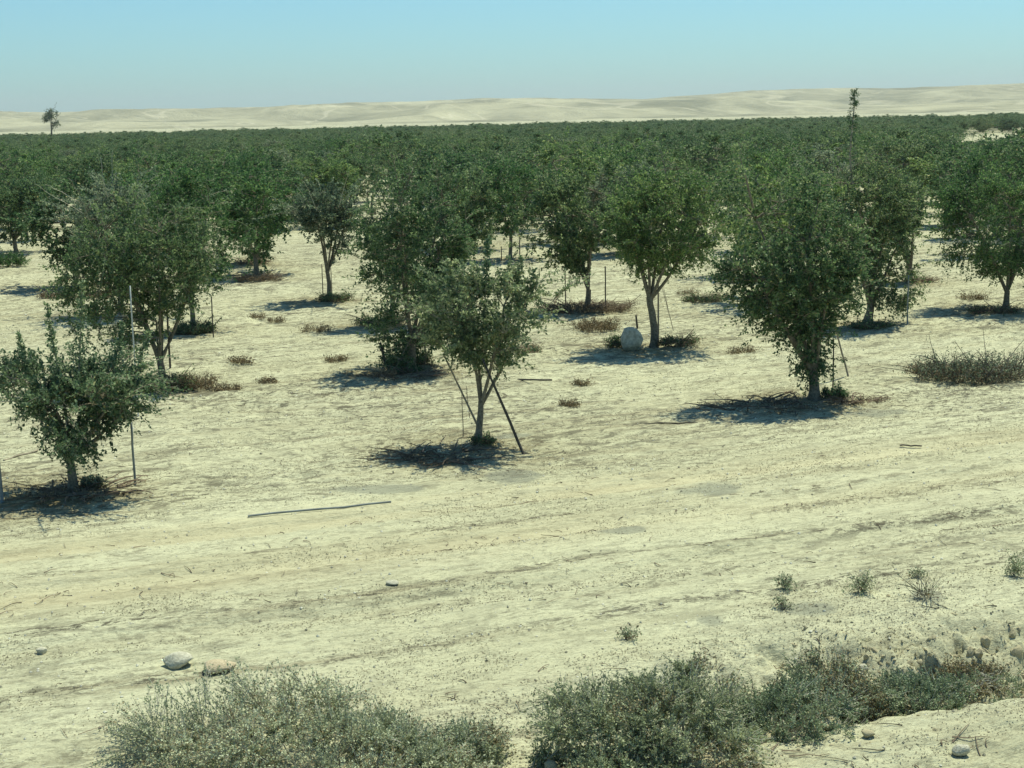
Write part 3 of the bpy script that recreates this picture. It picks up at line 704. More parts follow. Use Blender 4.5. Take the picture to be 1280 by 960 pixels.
# ------------------------------------------------------------------ brush heaps, suckers, weeds
def brush(name, px, py, wpx, hpx, label, cat='brush', twigs=170, green=0.0, dead=0.5, seed=0, ratio=0.6, leafmat='green', group=None, up=0.35, wood=None, rad=1.0, gl=0.04, tuft=1.0, spread=None):
    rng = np.random.RandomState(500 + seed)
    x, y = at(px, py); depth = np.array([x, y, -H]) @ _f
    rx = wpx / 2 * depth / F; h = hpx * depth / F / 0.95; ry = rx * ratio
    a = rng.uniform(0, 6.28, twigs); q = np.sqrt(rng.rand(twigs)) * 0.85 * tuft
    s = np.stack([np.cos(a) * q * rx, np.sin(a) * q * ry, rng.uniform(0, 0.35, twigs) * h * (1 - q * 0.6)], 1)
    a2 = a + rng.normal(size=twigs) * 1.2; ln = rng.uniform(0.12, 0.45, twigs) * min(1.0, rx / 0.6)
    if spread: ln = rng.uniform(0.5, 1.5, twigs) * rx * spread
    d = nrm(np.stack([np.cos(a2), np.sin(a2), rng.uniform(-0.1, 1.6, twigs) * up + 0.1], 1))
    e = s + d * ln[:, None]; e[:, 2] = np.clip(e[:, 2], 0.01, h * 1.05)
    if wpx > 45 and tuft == 1.0:
        nb = int(wpx * 0.28); k_ = rng.choice(twigs, nb, replace=False)
        e[k_] = s[k_] + (e[k_] - s[k_]) * rng.uniform(1.3, 2.2, (nb, 1)); e[k_, 2] = np.clip(e[k_, 2], 0.02, h * 1.6); thick = np.ones((twigs, 1)); thick[k_] = 1.9
    else: thick = 1.0
    md = (s + e) / 2 + rng.normal(size=s.shape) * 0.05 + [0, 0, 0.03]
    P = bez(s, md, e, 5)
    tv, tq = tubes(P, np.linspace(0.006, 0.002, 5)[None] * rng.uniform(0.6, 1.6, (twigs, 1)) * rad * thick, 3)
    root = empty(name, (x, y, gz(x, y)))
    mk('twigs', tv, tq, wood or MDW, root)
    nd = int(twigs * 14 * dead)
    if nd:
        i = rng.randint(twigs, size=nd); t = rng.rand(nd, 1); pos = s[i] * (1 - t) + e[i] * t + rng.normal(size=(nd, 3)) * 0.03; pos[:, 2] = np.abs(pos[:, 2]) * 0.8
        v, f = leaves(pos, rng.normal(size=(nd, 3)), 0.032, 0.02, rng); mk('dead_leaves', v, f, MDL, root, rnd=rng.uniform(0.2, 0.8, nd))
    ng = int(twigs * 16 * green)
    if ng:
        i = rng.randint(twigs, size=ng); t = rng.uniform(0.3, 1, (ng, 1)); pos = s[i] * (1 - t) + e[i] * t + rng.normal(size=(ng, 3)) * 0.02
        v, f = leaves(pos, rng.normal(size=(ng, 3)), gl, gl * 0.6, rng); mk('green_leaves', v, f, ML[leafmat], root, rnd=rng.uniform(0, 0.8, ng))
    tag(root, label, cat, group); return root

HG = 'heaps of brush under the trees'
brush('brush_heap', 732, 388, 130, 26, 'large reddish brown brush heap around the dark tree and its two stakes', twigs=420, dead=1.0, seed=1, group=HG)
brush('brush_heap', 775, 432, 34, 36, 'stiff leafy cuttings piled on the left side of the white boulder', twigs=90, dead=0.4, green=0.6, seed=2, group=HG, up=1.0)
brush('brush_heap', 845, 432, 50, 26, 'grey twiggy cuttings piled right of the bare pale trunk', twigs=150, dead=0.5, green=0.25, seed=3, group=HG, up=0.6)
brush('brush_heap', 216, 488, 52, 34, 'dark dry bush crouching at the foot of the broad bushy tree', twigs=260, dead=1.3, green=0.5, seed=4, group=HG, up=0.8)
brush('brush_heap', 243, 416, 46, 26, 'dark green cuttings heaped against a stake behind the broad bushy tree', twigs=200, dead=0.8, green=1.5, seed=5, group=HG, up=0.7)
brush('brush_heap', 510, 456, 56, 34, 'dark twiggy heap hugging the trunk right of the short stump', twigs=220, dead=1.0, green=0.7, seed=6, group=HG, up=0.8)
brush('brush_heap', 476, 405, 56, 14, 'low dark brush patch left of the slim half-hidden tree', twigs=130, dead=0.8, green=0.8, seed=7, group=HG)
brush('brush_heap', 418, 377, 42, 22, 'small leafy brush at the foot of the lone thin trunk', twigs=130, dead=0.8, green=0.9, seed=8, group=HG, up=0.7)
brush('brush_heap', 1216, 474, 160, 42, 'long thorny dry brush pile casting dark shade at the right edge', twigs=560, dead=0.7, green=0.4, leafmat='grey', seed=9, group=HG, up=1.0, wood=MTG, rad=0.9)
brush('brush_heap', 322, 352, 58, 18, 'grey brush heap under the round olive green tree', twigs=170, dead=0.8, seed=10, group=HG)
brush('brush_heap', 316, 331, 46, 10, 'farther grey brush strip beside the round olive tree trunk', twigs=110, dead=0.7, seed=11, group=HG)
brush('brush_heap', 878, 376, 44, 14, 'dark brush clump just left of the funnel-shaped tree', twigs=130, dead=0.6, green=0.6, seed=12, group=HG)
brush('brush_heap', 72, 373, 46, 12, 'low dark twiggy heap on open sand behind the small ragged tree', twigs=110, dead=0.9, seed=13, group=HG)
brush('brush_heap', 124, 372, 38, 12, 'low reddish dry heap beside the dark twiggy one at left', twigs=90, dead=1.3, seed=14, group=HG)
brush('brush_heap', 1090, 412, 50, 14, 'leafy cuttings at the foot of the tall spired tree', twigs=130, dead=0.6, green=0.9, seed=15, group=HG)
brush('brush_heap', 1150, 352, 44, 12, 'thin brush beside the thick short trunk behind the metal stake', twigs=90, dead=0.8, seed=16, group=HG)
brush('brush_heap', 1240, 393, 60, 14, 'dark brush in the shade of the low-hanging bright tree', twigs=120, dead=0.8, green=0.3, seed=17, group=HG)
SG = 'leafy shoots at trunk bases'
brush('basal_shoots', 1044, 498, 36, 30, 'upright leafy suckers right of the funnel-shaped tree trunk', 'suckers', twigs=70, dead=0.2, green=1.1, seed=20, group=SG, up=2.0, tuft=0.8)
brush('basal_shoots', 116, 610, 34, 26, 'dull leafy suckers beside the ragged tree trunk', 'suckers', twigs=60, dead=0.6, green=0.8, seed=21, group=SG, up=2.0, tuft=0.7, leafmat='grey')
brush('basal_shoots', 604, 556, 32, 14, 'tiny leafy sprigs at the base of the propped tree', 'suckers', twigs=40, dead=0.6, green=0.8, seed=22, group=SG, up=0.9)
brush('green_bush', 8, 334, 52, 30, 'small vivid green bush on the sand at the left edge', 'bush', twigs=160, dead=0.0, green=3.0, seed=23, leafmat='fresh', up=1.2)
# pruned branches and thorns on the front shade patches
brush('brush_heap', 1070, 503, 70, 5, 'flat spread of pruned twigs right of the funnel-shaped tree', twigs=60, dead=0.5, seed=24, group=HG, up=0.05)

brush('dry_twig_spread', 560, 570, 130, 4, 'flat spread of dry twigs in the shade of the thin propped tree', twigs=60, dead=0.8, seed=25, group=HG, up=0.05)
brush('dry_twig_spread', 90, 618, 150, 5, 'flat spread of dry twigs around the foot of the small ragged tree', twigs=60, dead=0.8, seed=26, group=HG, up=0.06)
brush('dry_twig_spread', 960, 508, 150, 4, 'flat spread of dry twigs in the shade left of the funnel-shaped tree', twigs=75, dead=0.8, seed=27, group=HG, up=0.05)
brush('dry_twig_spread', 500, 470, 110, 4, 'flat spread of dry twigs in the shade below the dark stump', twigs=55, dead=0.8, seed=28, group=HG, up=0.05)
WG = 'dry weeds on the soil'
weeds = [
 (745, 412, 70, 16, 'wide rusty dry weed patch left of the boulder', 2.0), (240, 486, 70, 18, 'rusty dry weeds right of the dark dry bush', 1.2),
 (285, 488, 40, 12, 'dry brown weed tuft farther right of the dark dry bush', 1.0), (335, 480, 26, 10, 'single dry weed tuft on the open sand between the left trees and the stump', 0.8),
 (322, 398, 22, 8, 'small dry weed right of the stake behind the broad bushy tree', 0.8), (345, 402, 24, 8, 'second small dry weed on the sand below the brush heap', 0.8),
 (395, 414, 40, 9, 'low dry weed patch below the lone thin trunk', 0.8), (712, 506, 30, 10, 'dry weed tuft on bare soil right of the propped tree', 0.5),
 (728, 478, 26, 9, 'small dry sprig above another tuft right of the propped tree', 0.5), (1155, 466, 44, 16, 'thin dry weeds at the left end of the thorny pile', 1.2),
 (1110, 345, 26, 7, 'faint dry weeds behind the metal stake', 0.8), (900, 372, 26, 8, 'weed sprig left of the funnel-shaped tree crown', 0.6),
 (860, 368, 30, 7, 'low weed strip between boulder tree and funnel-shaped tree', 0.6), (300, 455, 34, 8, 'faint dry weeds above the rusty patch right of the dark dry bush', 0.8), (420, 452, 30, 7, 'faint dry weeds left of the short dark stump', 0.7), (930, 440, 40, 8, 'faint dry weeds on bare soil left of the funnel-shaped tree trunk', 0.6), (660, 440, 40, 10, 'dry weeds between the thin propped tree and the boulder', 0.8), (480, 470, 30, 10, 'small dry weeds around the short dark stump', 0.8),
 (1215, 376, 40, 12, 'dry weeds hanging by the low bright tree', 1.0)]
for k, (px, py, wd, hh, lab, dn) in enumerate(weeds):
    brush('dry_weed', px, py, wd, hh, lab, 'weed', twigs=int(wd * 1.6), dead=dn, seed=40 + k, group=WG, up=1.4, rad=0.6, wood=MDG, tuft=0.98)
# nearer small plants on the headland
fore = [(981, 738, 30, 20, 'small wiry plant left of the other headland sprig', 1.0), (1075, 742, 40, 28, 'wiry leafy sprig with a shadow beside it on the headland', 1.3),
 (978, 762, 26, 14, 'pale tiny sprig just below the small wiry plant', 0.6), (1148, 722, 16, 18, 'thin upright seedling near the right side of the headland', 0.6),
 (1268, 720, 40, 26, 'grey-green sprig at the right edge of the headland', 1.4), (786, 800, 34, 12, 'flat dark twig tuft above the middle saltbush', 0.5),
 (1155, 748, 70, 26, 'open tangle of grey stems lying on the headland at right', 0.1), (940, 836, 60, 50, 'upright pale sprig growing left of the broken bank', 1.6),
 (1135, 830, 34, 44, 'thin dark sprig standing before the broken bank', 0.8), (1272, 812, 40, 40, 'dark leafy sprig on the broken bank at the right edge', 1.4)]
for k, (px, py, wd, hh, lab, dn) in enumerate(fore):
    brush('wiry_plant', px, py, wd, hh, lab, 'weed', twigs=int(9 + wd * 0.35), dead=0.1, green=dn * 1.1, seed=70 + k, group='wiry plants on the headland', up=1.6, leafmat='salt2', rad=0.5, gl=0.022, tuft=0.3, wood=MTW, spread=1.0)

# ------------------------------------------------------------------ saltbushes in the foreground
def saltbush(px, py, wpx, hpx, label, seed, mat='salt', ratio=0.5, n=2400, dry=0.25, rot=0.0, sprigs=60):
    rng = np.random.RandomState(900 + seed)
    x, y = at(px, py); depth = np.array([x, y, -H]) @ _f
    rx = wpx / 2 * depth / F; ry = rx * min(0.9, ratio * 1.5); h = hpx * depth / F; n = int(n * 1.1)
    rootl = empty('saltbush', (x, y, gz(x, y) - 0.03), rot)
    env = Env((0, 0, 0), rx, ry, h, h * 0.2, rng, 0.4, 0.1)
    ns = 90
    d = rng.normal(size=(ns, 3)); d[:, 2] = np.abs(d[:, 2]) * 0.9 + 0.08
    tip = env.place(d, rng.uniform(0.55, 0.95, ns))
    s0 = np.stack([tip[:, 0] * 0.35, tip[:, 1] * 0.35, np.zeros(ns)], 1) + rng.normal(size=(ns, 3)) * [0.08, 0.06, 0.0]
    md = (s0 + tip) / 2 + rng.normal(size=(ns, 3)) * 0.06; md[:, 2] += 0.06
    Sp = bez(s0, md, tip, 8)
    tv, tq = tubes(Sp, np.linspace(0.007, 0.003, 8)[None] * np.ones((ns, 1)), 4)
    mk('stems', tv, tq, MWH, rootl)
    dd = rng.normal(size=(n, 3)); dd[:, 2] = np.abs(dd[:, 2])
    tg = env.place(dd, rng.uniform(0.45, 1.0, n) ** 0.6)
    pts = Sp[:, 2:].reshape(-1, 3)
    k = np.linalg.norm(tg[:, None] - pts[None], axis=2).argmin(1); a = pts[k]
    a = tg + (a - tg) * np.minimum(1, 0.22 / np.maximum(np.linalg.norm(a - tg, axis=1, keepdims=True), 1e-6))
    o = nrm(tg * [1, 1, 1.2] + [0, 0, 0.25]); e = tg + nrm(o + rng.normal(size=tg.shape) * 0.55) * rng.uniform(0.04, 0.13, (n, 1)); e[:, 2] = np.maximum(e[:, 2], 0.01)
    mdp = (a + e) / 2 + rng.normal(size=tg.shape) * 0.015
    # wispy sprigs sticking out of the top
    sp = rng.randint(n, size=sprigs); a2 = tg[sp]; o2 = nrm(a2 + [0, 0, 0.3] + rng.normal(size=a2.shape) * 0.12); e2 = a2 + o2 * rng.uniform(0.05, 0.14, (sprigs, 1)) * [0.6, 0.6, 1.1]
    a = np.concatenate([a, a2]); mdp = np.concatenate([mdp, (a2 + e2) / 2]); e = np.concatenate([e, e2]); n2 = len(a)
    P = bez(a, mdp, e, 3); tv, tq = tubes(P, np.linspace(0.0026, 0.0013, 3)[None] * rng.choice([0.8, 0.8, 1.3], (n2, 1)), 3)
    per = 15; T = rng.uniform(0.1, 1, (n2, per, 1))
    pos = (1 - T) ** 2 * a[:, None] + 2 * T * (1 - T) * mdp[:, None] + T ** 2 * e[:, None] + rng.normal(size=(n2, per, 3)) * 0.006
    ld = nrm(e - a)[:, None] * 0.6 + rng.normal(size=pos.shape) * 0.8
    lv, lq = leaves(pos.reshape(-1, 3), ld.reshape(-1, 3), 0.022, 0.014, rng)
    patch = vnoise(pos[..., 0] * 3 + 9, pos[..., 1] * 3 + pos[..., 2] * 3, seed)
    rn = np.clip(rng.rand(n2, per) * 0.7 + (patch - 0.5) * 0.5 + 0.1, 0, 1)
    isd = (rng.rand(n2, per) < dry * (patch > 0.45)).ravel()
    V, Fc, Mi, Rn = join([(lv, lq, np.where(isd, 2, 0), rn.ravel()), (tv, tq, 1, 0.5)])
    mk('foliage', V, Fc, [ML[mat], MWH, MDG], rootl, rnd=Rn, mat_idx=Mi)
    tag(rootl, label, 'shrub', 'saltbushes along the ditch'); return rootl

saltbush(424, 958, 400, 100, 'broad low grey-green saltbush filling the bottom left of centre', 1, ratio=0.42, n=4200, sprigs=120)
saltbush(235, 975, 200, 40, 'flat grey-green saltbush spilling out at the left foot of the broad one', 2, ratio=0.5, n=1300)
saltbush(556, 930, 130, 44, 'loose paler saltbush on the right flank of the broad one', 3, ratio=0.6, n=1000, dry=0.5)
saltbush(826, 938, 226, 84, 'dark tangled saltbush with wispy top in the ditch', 4, 'salt2', ratio=0.5, n=2800, dry=0.5, sprigs=120)
saltbush(785, 968, 170, 40, 'low olive saltbush in front of the dark tangled one', 5, 'salt2', ratio=0.4, n=900, dry=0.4)
saltbush(960, 912, 190, 46, 'low green saltbush lying along the ditch between two taller ones', 6, 'salt2', ratio=0.45, n=1300, dry=0.1)
saltbush(1055, 878, 200, 66, 'mixed brown and green saltbush below the broken bank', 7, 'salt2', ratio=0.5, n=1700, dry=0.6, sprigs=80)
saltbush(1150, 876, 120, 34, 'small green saltbush at the right end of the ditch growth', 8, 'salt2', ratio=0.6, n=420, dry=0.2)
saltbush(1212, 806, 90, 20, 'thin brownish scrub creeping over the top of the broken bank', 10, 'salt2', ratio=0.5, n=260, dry=0.9, sprigs=20)
saltbush(1270, 852, 60, 20, 'dull low scrub at the right edge on the broken bank', 11, 'salt2', ratio=0.6, n=160, dry=0.8, sprigs=10)
saltbush(690, 940, 60, 36, 'sparse brown seedling bush between the two big saltbushes', 9, 'salt2', ratio=0.7, n=110, dry=0.9, sprigs=20)

# ------------------------------------------------------------------ stakes, tubes, sticks
def rod(name, p0, p1, r0, r1, mat, label, cat, group=None, sides=8, kink=0.0018, seed=0):
    rng = np.random.RandomState(seed + 1300); m = 7
    P = np.linspace(p0, p1, m); P[1:-1] += rng.normal(size=(m - 2, 3)) * kink
    b = P[0].copy(); V, Q = tubes((P - b)[None], np.linspace(r0, r1, m)[None], sides)
    # end caps as quads fanned round the centre
    cap = []
    for base in (0, (m - 1) * sides):
        for i in range(0, sides, 2): cap.append([base + i, base + (i + 1) % sides, base + (i + 2) % sides, len(V) + (0 if base == 0 else 1)])
    V = np.concatenate([V, [P[0] - b], [P[-1] - b]]); Q = np.concatenate([Q, cap])
    o = mk(name, V, Q, mat, smooth=True); o.location = b
    tag(o, label, cat, group); return o

def upright(name, px, py0, py1, r, mat, label, cat='stake', group='stakes beside the trees', px_top=None, seed=0):
    x, y = at(px, py1); z = height_at(px_top or px, py0, y); xt = x + ((px_top or px) - px) * math.hypot(x, y) / F
    return rod(name, np.array([x, y, gz(x, y) - 0.05]), np.array([xt, y, z]), r, r * 0.9, mat, label, cat, group, seed=seed)

upright('stake', 169, 528, 606, 0.016, MPG, 'grey metal stake standing right of the small ragged tree', seed=1)
upright('stake', 3, 528, 628, 0.022, MPG, 'grey stake at the left edge of the picture', seed=2, px_top=1)
upright('stake', 213, 385, 462, 0.020, MST, 'thick dark stake under the broad bushy tree', seed=3)
upright('stake', 199, 400, 462, 0.015, MST, 'thin dark stake left of the thick one under the broad bushy tree', seed=4)
upright('plastic_tube', 173, 357, 520, 0.012, MPW, 'tall white plastic tube rising through the left trees', 'tube', None, seed=5)
upright('stake', 267, 372, 422, 0.014, MST, 'dark stake right of the bright green tree at its brush', seed=6)
upright('stake', 1134, 344, 408, 0.018, MPG, 'lone thin metal stake standing on open sand at right', seed=7)
upright('stake', 707, 318, 384, 0.014, MST, 'thin stake left of the dark tree in the reddish brush', seed=8)
upright('stake', 757, 333, 388, 0.016, MST, 'thin stake right of the dark tree in the reddish brush', seed=9)
upright('stake', 650, 292, 327, 0.018, MST, 'thin stake right of the slightly bent trunk', seed=10)
upright('stake', 627, 308, 328, 0.016, MST, 'short thin stake left of the slightly bent trunk', seed=11)
upright('stake', 823, 352, 428, 0.018, MSW, 'pale stake close against the right of the bare pale trunk', seed=12)
upright('stake', 404, 330, 373, 0.014, MSW, 'pale stake tight left of the lone thin trunk', seed=13)
upright('stake', 415, 335, 371, 0.012, MSW, 'pale stake tight right of the lone thin trunk', seed=14)
upright('stake', 27, 276, 302, 0.022, MST, 'thin stake left of the far tree at left', seed=15)
upright('stake', 41, 276, 302, 0.022, MST, 'thin stake right of the far tree at left', seed=16)
upright('stake', 330, 310, 330, 0.016, MST, 'thin stake by the round olive tree trunk', seed=17)
upright('stake', 1041, 424, 492, 0.012, MST, 'thin upright stake among the suckers of the funnel-shaped tree', seed=18)
upright('stake', 485, 428, 461, 0.028, MST, 'short dark leaning stump on the sand left of the dense tree', 'stump', None, px_top=476, seed=19)
upright('stake', 797, 394, 410, 0.022, MST, 'short black stub poking up behind the white boulder', 'stump', None, px_top=795, seed=20)
def lean(pb, pt, Ydepth_top, r, mat, label, seed, name='leaning_stick'):
    x, y = at(*pb); d = _f + _r * (pt[0] - CX) / F - _u * (pt[1] - CY) / F; k = (y + Ydepth_top) / d[1]
    p1 = np.array([d[0] * k, d[1] * k, H + d[2] * k])
    return rod(name, np.array([x, y, gz(x, y) - 0.02]), p1, r, r * 0.7, mat, label, 'stick', 'sticks propping trees', seed=seed)
lean((655, 566), (603, 448), 0.05, 0.021, MST, 'dark prop stick leaning in from the right onto the thin propped tree', 30)
lean((607, 552), (556, 446), 0.15, 0.017, MSW, 'pale prop stick crossing behind the thin trunk from the left', 31)
lean((579, 545), (577, 488), 0.0, 0.006, MST, 'thin hanging black rod left of the propped trunk', 32)
lean((587, 523), (583, 482), 0.1, 0.005, MST, 'very thin short rod close left of the propped trunk', 33)
lean((1061, 474), (1034, 372), 0.1, 0.018, MSW, 'stick leaning out to the right from the funnel-shaped tree', 34)
lean((123, 408), (141, 376), 0.1, 0.022, MSW, 'stick slanting up behind the top of the small ragged tree', 35)
lean((842, 412), (828, 360), 0.0, 0.008, MSW, 'thin pale cane slanting right of the pale stake', 36)
lean((838, 398), (829, 356), 0.15, 0.006, MSW, 'hair-thin cane between the pale stake and the slanting cane', 37)
def lying(p0, p1, r, mat, label, cat, seed, name):
    a = at(*p0); b = at(*p1)
    return rod(name, np.array([a[0], a[1], gz(*a) + r + 0.006]), np.array([b[0], b[1], gz(*b) + r + 0.012]), r, r, mat, label, cat, seed=seed, kink=0.006)
lying((310, 648), (489, 632), 0.013, MPG, 'long grey irrigation pipe lying on the open headland', 'pipe', 40, 'irrigation_pipe')
lying((5, 578), (47, 566), 0.015, MSW, 'pale stick lying at the left edge beside the grey stake', 'stick', 41, 'fallen_stick')
lying((622, 474), (690, 478), 0.015, MST, 'dark stick lying behind the propped tree', 'stick', 42, 'fallen_stick')
lying((800, 531), (872, 529), 0.010, MST, 'thin dark stick lying left of the funnel-shaped tree shade', 'stick', 43, 'fallen_stick')
lying((1125, 558), (1152, 557), 0.010, MST, 'tiny dark stick alone on the headland right of the funnel-shaped tree', 'stick', 44, 'fallen_stick')

# small white tag hanging in foliage / label card
# ------------------------------------------------------------------ rocks and clods
import bmesh
def rock_mesh(name, rng, sub=3, rough=0.25, flat=0.7, mat=None, cut=2):
    bm = bmesh.new(); bmesh.ops.create_icosphere(bm, subdivisions=sub, radius=1.0)
    co = np.array([v.co[:] for v in bm.verts]); n = nrm(co)
    k = 1 + 0 * n[:, 0]
    for _ in range(10):
        d = nrm(rng.normal(size=3)); k += rough * 0.5 * rng.uniform(-1, 1) * np.exp(4 * (n @ d - 1))
    for _ in range(cut + 4):                        # planar breaks
        d = nrm(rng.normal(size=3)); lim = rng.uniform(0.62, 0.9); p = (n * k[:, None]) @ d; k = np.where(p > lim, k * lim / np.maximum(p, 1e-6), k)
    k += rng.normal(size=len(k)) * rough * 0.035
    co = n * k[:, None] * [1, 1, flat]
    for v, c in zip(bm.verts, co): v.co = c
    me = bpy.data.meshes.new(name); bm.to_mesh(me); bm.free()
    for p in me.polygons: p.use_smooth = sub >= 3
    me.materials.append(mat); return me
def rock(px, py, wpx, hpx, mat, label, seed, name='stone', rough=0.3, group=None, cat='stone', cut=2, sink=0.25):
    rng = np.random.RandomState(1700 + seed)
    x, y = at(px, py); depth = np.array([x, y, -H]) @ _f
    me = rock_mesh(name, rng, 3, rough, 1.0, mat, cut); o = bpy.data.objects.new(name, me); C.objects.link(o)
    sx = wpx / 2 * depth / F; sz = hpx / 2 * depth / F * 1.08
    o.scale = (sx, sx * 0.8, sz); o.location = (x, y, gz(x, y) + sz * (1 - sink)); o.rotation_euler = (0, 0, rng.uniform(-0.4, 0.4))
    tag(o, label, cat, group); return o
rock(791, 437, 34, 32, MRK, 'large rounded white boulder leaning by the bare pale trunk', 1, 'boulder', rough=0.45, cat='boulder', cut=5, sink=0.12)
rock(222, 836, 40, 20, MRK, 'smooth whitish stone lying on the sand above the broad saltbush', 2, rough=0.4, cut=4, sink=0.4)
rock(275, 842, 42, 16, MRB, 'flat jagged tan stone just right of the whitish one', 3, rough=0.6, cut=6)
rock(52, 816, 16, 9, MRK, 'small pale pebble alone on the sand at lower left', 4)
rock(491, 733, 18, 6, MRK, 'small flat white stone mid headland above the saltbush', 5)
rock(1200, 944, 22, 16, MRK, 'greyish stone on the near bank in the bottom right corner', 6)
rock(1035, 918, 34, 16, MCL, 'pale flat slab of earth at the ditch rim', 7, 'soil_slab', cat='clod', cut=5)
rock(965, 926, 44, 22, MCL, 'rounded earth lump at the left tip of the near bank', 8, 'soil_slab', cat='clod')
rock(1080, 806, 14, 10, MRK, 'white stone on the far ditch edge above the mixed saltbush', 9)
rock(1085, 932, 20, 9, MCL, 'small tan lump on the near bank below the pale slab', 10, 'soil_slab', cat='clod')
rock(880, 962, 70, 18, MCL, 'broad pale earth lump at the bottom edge in front of the dark tangled saltbush', 11, 'soil_slab', cat='clod')
rock(690, 952, 22, 14, MCL, 'dull earth lump between the two big saltbushes', 12, 'soil_slab', cat='clod')
# clods: individuals on the broken bank
rng = np.random.RandomState(55)
cmesh = [rock_mesh('soil_clod', rng, 2, 0.9, 0.9, MCL, 6) for _ in range(8)]
def scatter_clods(n, poly, smin, smax, label, group):
    for k in range(n):
        t = rng.rand(); s = rng.rand()
        (x0, y0), (x1, y1), (x2, y2), (x3, y3) = poly
        px = (x0 * (1 - t) + x1 * t) * (1 - s) + (x3 * (1 - t) + x2 * t) * s; py = (y0 * (1 - t) + y1 * t) * (1 - s) + (y3 * (1 - t) + y2 * t) * s
        x, y = at(px, py, -0.08); r = (smin + (smax - smin) * rng.rand() ** 1.7)
        o = bpy.data.objects.new('soil_clod', cmesh[rng.randint(8)]); C.objects.link(o)
        o.scale = (r * rng.uniform(0.8, 1.5), r * rng.uniform(0.8, 1.2), r * rng.uniform(0.8, 1.1)); o.location = (x, y, gz(x, y) - r * 0.35); o.rotation_euler = tuple(rng.uniform(0, 6.28, 3))
        tag(o, label, 'clod', group)
scatter_clods(130, [(1120, 800), (1290, 780), (1290, 866), (1130, 868)], 0.014, 0.07, 'crumbly tan clod in the jumble on the broken bank', 'clods on the broken bank')
scatter_clods(25, [(930, 805), (1110, 800), (1100, 830), (950, 860)], 0.015, 0.05, 'tan clod among the shrubs on the far side of the ditch', 'clods along the far ditch side')
scatter_clods(45, [(900, 950), (1280, 870), (1280, 955), (900, 960)], 0.01, 0.028, 'small clod scattered over the near bank', 'clods on the near bank')
scatter_clods(14, [(640, 900), (700, 900), (720, 958), (620, 958)], 0.012, 0.03, 'small clod between the two big saltbushes', 'clods between the saltbushes')

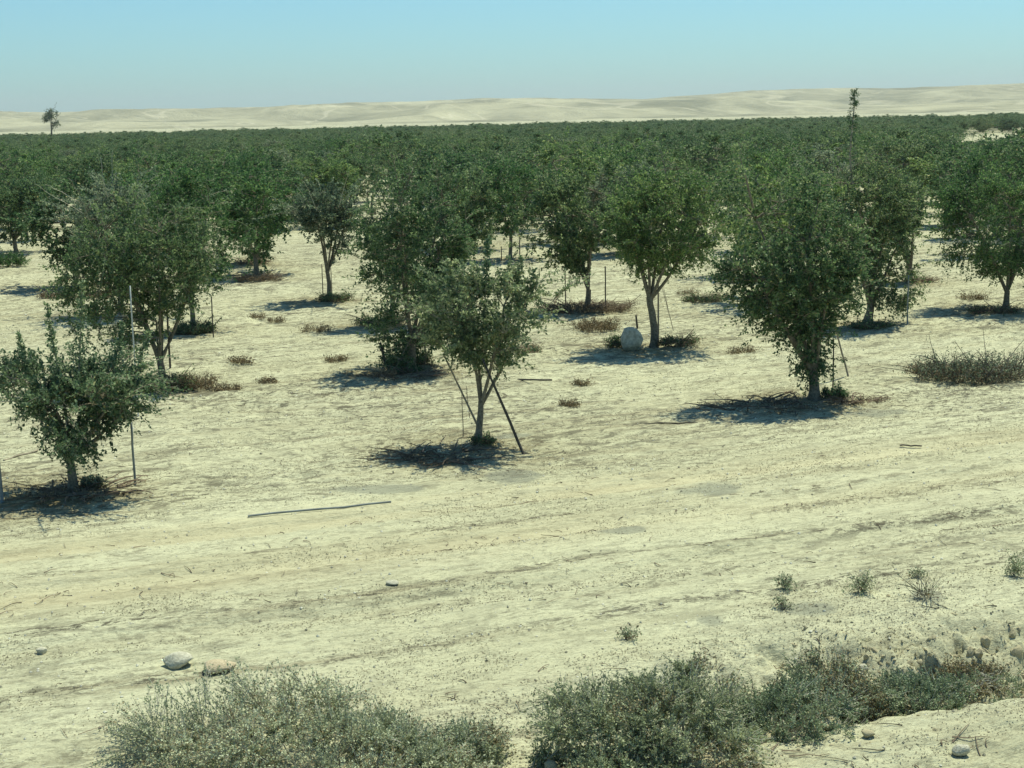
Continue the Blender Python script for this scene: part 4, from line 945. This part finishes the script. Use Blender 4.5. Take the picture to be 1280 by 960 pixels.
# ------------------------------------------------------------------ uncountable ground litter
def litter():
    rng = np.random.RandomState(31)
    # crumbs of the broken bank
    n = 3200; px = rng.uniform(1000, 1290, n); py = rng.normal(828, 26, n) + (1290 - px) * 0.05; P0 = np.array([at(a, b, -0.05) for a, b in zip(px, py)]); x, y = P0[:, 0], P0[:, 1]
    s_ = 0.005 + 0.013 * rng.rand(n) ** 2; z = h_base(x, y)
    base = nrm(np.array([[1, 0, 0], [0, 1, 0], [-1, 0, 0], [0, -1, 0], [0, 0, 1.], [0, 0, -1.]])); f = np.array([[0, 1, 4], [1, 2, 4], [2, 3, 4], [3, 0, 4], [1, 0, 5], [2, 1, 5], [3, 2, 5], [0, 3, 5]])
    q = rng.uniform(0.55, 1.4, (n, 6, 1)); V = base[None] * s_[:, None, None] * q + rng.normal(size=(n, 6, 3)) * s_[:, None, None] * 0.25 + np.stack([x, y, z + s_ * 0.2], 1)[:, None]
    Fc = f[None] + (np.arange(n) * 6)[:, None, None]
    o = mk('rubble', V.reshape(-1, 3), Fc.reshape(-1, 3), MCL); tag(o, 'crumbled earth on the broken bank', 'rubble', kind='stuff')
    # pebbles: small squashed octahedra
    n = 9000; a = rng.uniform(R(-20), R(20), n); r = 9.3 * (45 / 9.3) ** rng.rand(n); x = r * np.sin(a); y = r * np.cos(a)
    z = h_base(x, y); s = rng.uniform(0.002, 0.008, n) * rng.choice([1, 1, 1, 2.0], n) * (0.8 + 0.02 * r)
    base = np.array([[1, 0, 0], [0, 1, 0], [-1, 0, 0], [0, -1, 0], [0, 0, .8], [0, 0, -.8]]); f = np.array([[0, 1, 4], [1, 2, 4], [2, 3, 4], [3, 0, 4], [1, 0, 5], [2, 1, 5], [3, 2, 5], [0, 3, 5]])
    V = base[None] * s[:, None, None] * rng.uniform(0.6, 1.4, (n, 6, 1)) + np.stack([x, y, z + s * 0.3], 1)[:, None]
    Fc = f[None] + (np.arange(n) * 6)[:, None, None]
    m = noise_mat('pebble', (0.30, 0.28, 0.20), (0.75, 0.73, 0.60), attr=True, bump=0)
    o = mk('pebbles', V.reshape(-1, 3), Fc.reshape(-1, 3), m, rnd=np.repeat(rng.uniform(0.2, 0.8, n), 8)); tag(o, 'pebbles and crumbs strewn over the soil', 'gravel', kind='stuff')
    # crushed leaves and bark bits
    n = 260000; a = rng.uniform(R(-20), R(20), n); r = 9.3 * (70 / 9.3) ** (rng.rand(n) ** 0.9); x = r * np.sin(a); y = r * np.cos(a)
    u = x * ROWD[0] + y * ROWD[1]; v = x * ROWN[0] + y * ROWN[1]
    keep = fbm(u * 0.5, v * 2.0, 71, 4) * 0.75 + 0.25 * fbm(u * 3, v * 6, 72, 2) + 0.05 * sstep(16, 19, v)
    for (tx, ty, tr) in TREE_XY[:40]: keep = keep + 0.3 * np.exp(-(((x - tx + 0.3) / 0.9) ** 2 + ((y - ty + .2) / 0.8) ** 2))
    sel = keep + rng.normal(size=n) * 0.05 > 0.565; x, y = x[sel], y[sel]; r = r[sel]; n = len(x)
    p = np.stack([x, y, h_base(x, y) + 0.004], 1); d = rng.normal(size=(n, 3)) * [1, 1, 0.25]
    vv, ff = leaves(p, d, 0.020, 0.010, rng, up=2.5); 
    k = (0.7 + 0.02 * r); c = np.repeat(p, 4, 0); vv = c + (vv - c) * np.repeat(k, 4)[:, None]
    m = noise_mat('leaf_litter', (0.09, 0.08, 0.05), (0.30, 0.26, 0.17), attr=True, bump=0)
    o = mk('leaf_litter', vv, ff, m, rnd=rng.uniform(0.2, 0.8, n)); tag(o, 'dry leaf crumbs lying in streaks on the soil', 'litter', kind='stuff')
    # fallen twigs
    n = 2600; a = rng.uniform(R(-20), R(20), n); r = 9.5 * (50 / 9.5) ** rng.rand(n); x = r * np.sin(a); y = r * np.cos(a)
    u = x * ROWD[0] + y * ROWD[1]; v = x * ROWN[0] + y * ROWN[1]
    sel = fbm(u * 0.5, v * 1.2, 81, 3) + rng.normal(size=n) * 0.08 > 0.52; x, y = x[sel], y[sel]; n = len(x)
    th = rng.uniform(0, 6.28, n); ln = rng.uniform(0.05, 0.28, n) * rng.choice([0.3, 0.5, 1.0], n)
    s = np.stack([x, y, np.zeros(n)], 1); e = s + np.stack([np.cos(th) * ln, np.sin(th) * ln, np.zeros(n)], 1); md = (s + e) / 2 + rng.normal(size=(n, 3)) * [0.03, 0.03, 0]
    P = bez(s, md, e, 5); P[..., 2] = h_base(P[..., 0], P[..., 1]) + 0.006 + np.array([0, .006, .012, .008, .002])
    tv, tq = tubes(P, np.linspace(0.0045, 0.002, 5)[None] * rng.uniform(0.5, 1.4, (n, 1)), 3)
    o = mk('fallen_twigs', tv, tq, MDW); tag(o, 'dry twigs scattered over the soil', 'litter', kind='stuff')
litter()

# ------------------------------------------------------------------ air
def haze():
    x = 9500.0; z0, z1 = -4.0, 160.0
    V = [(-x, -x, z0), (x, -x, z0), (x, x, z0), (-x, x, z0), (-x, -x, z1), (x, -x, z1), (x, x, z1), (-x, x, z1)]
    Fq = [(3, 2, 1, 0), (4, 5, 6, 7), (0, 1, 5, 4), (1, 2, 6, 5), (2, 3, 7, 6), (3, 0, 4, 7)]
    m, n, N, L = newmat('haze'); v = N.new('ShaderNodeVolumePrincipled'); v.inputs['Color'].default_value = (0.86, 0.93, 0.95, 1)
    v.inputs['Density'].default_value = 0.00015; v.inputs['Anisotropy'].default_value = 0.2
    o = N.new('ShaderNodeOutputMaterial'); L.new(v.outputs[0], o.inputs['Volume'])
    ob = mk('haze', V, Fq, m); tag(ob, 'thin desert haze over the whole plain', 'haze', kind='stuff')
haze()
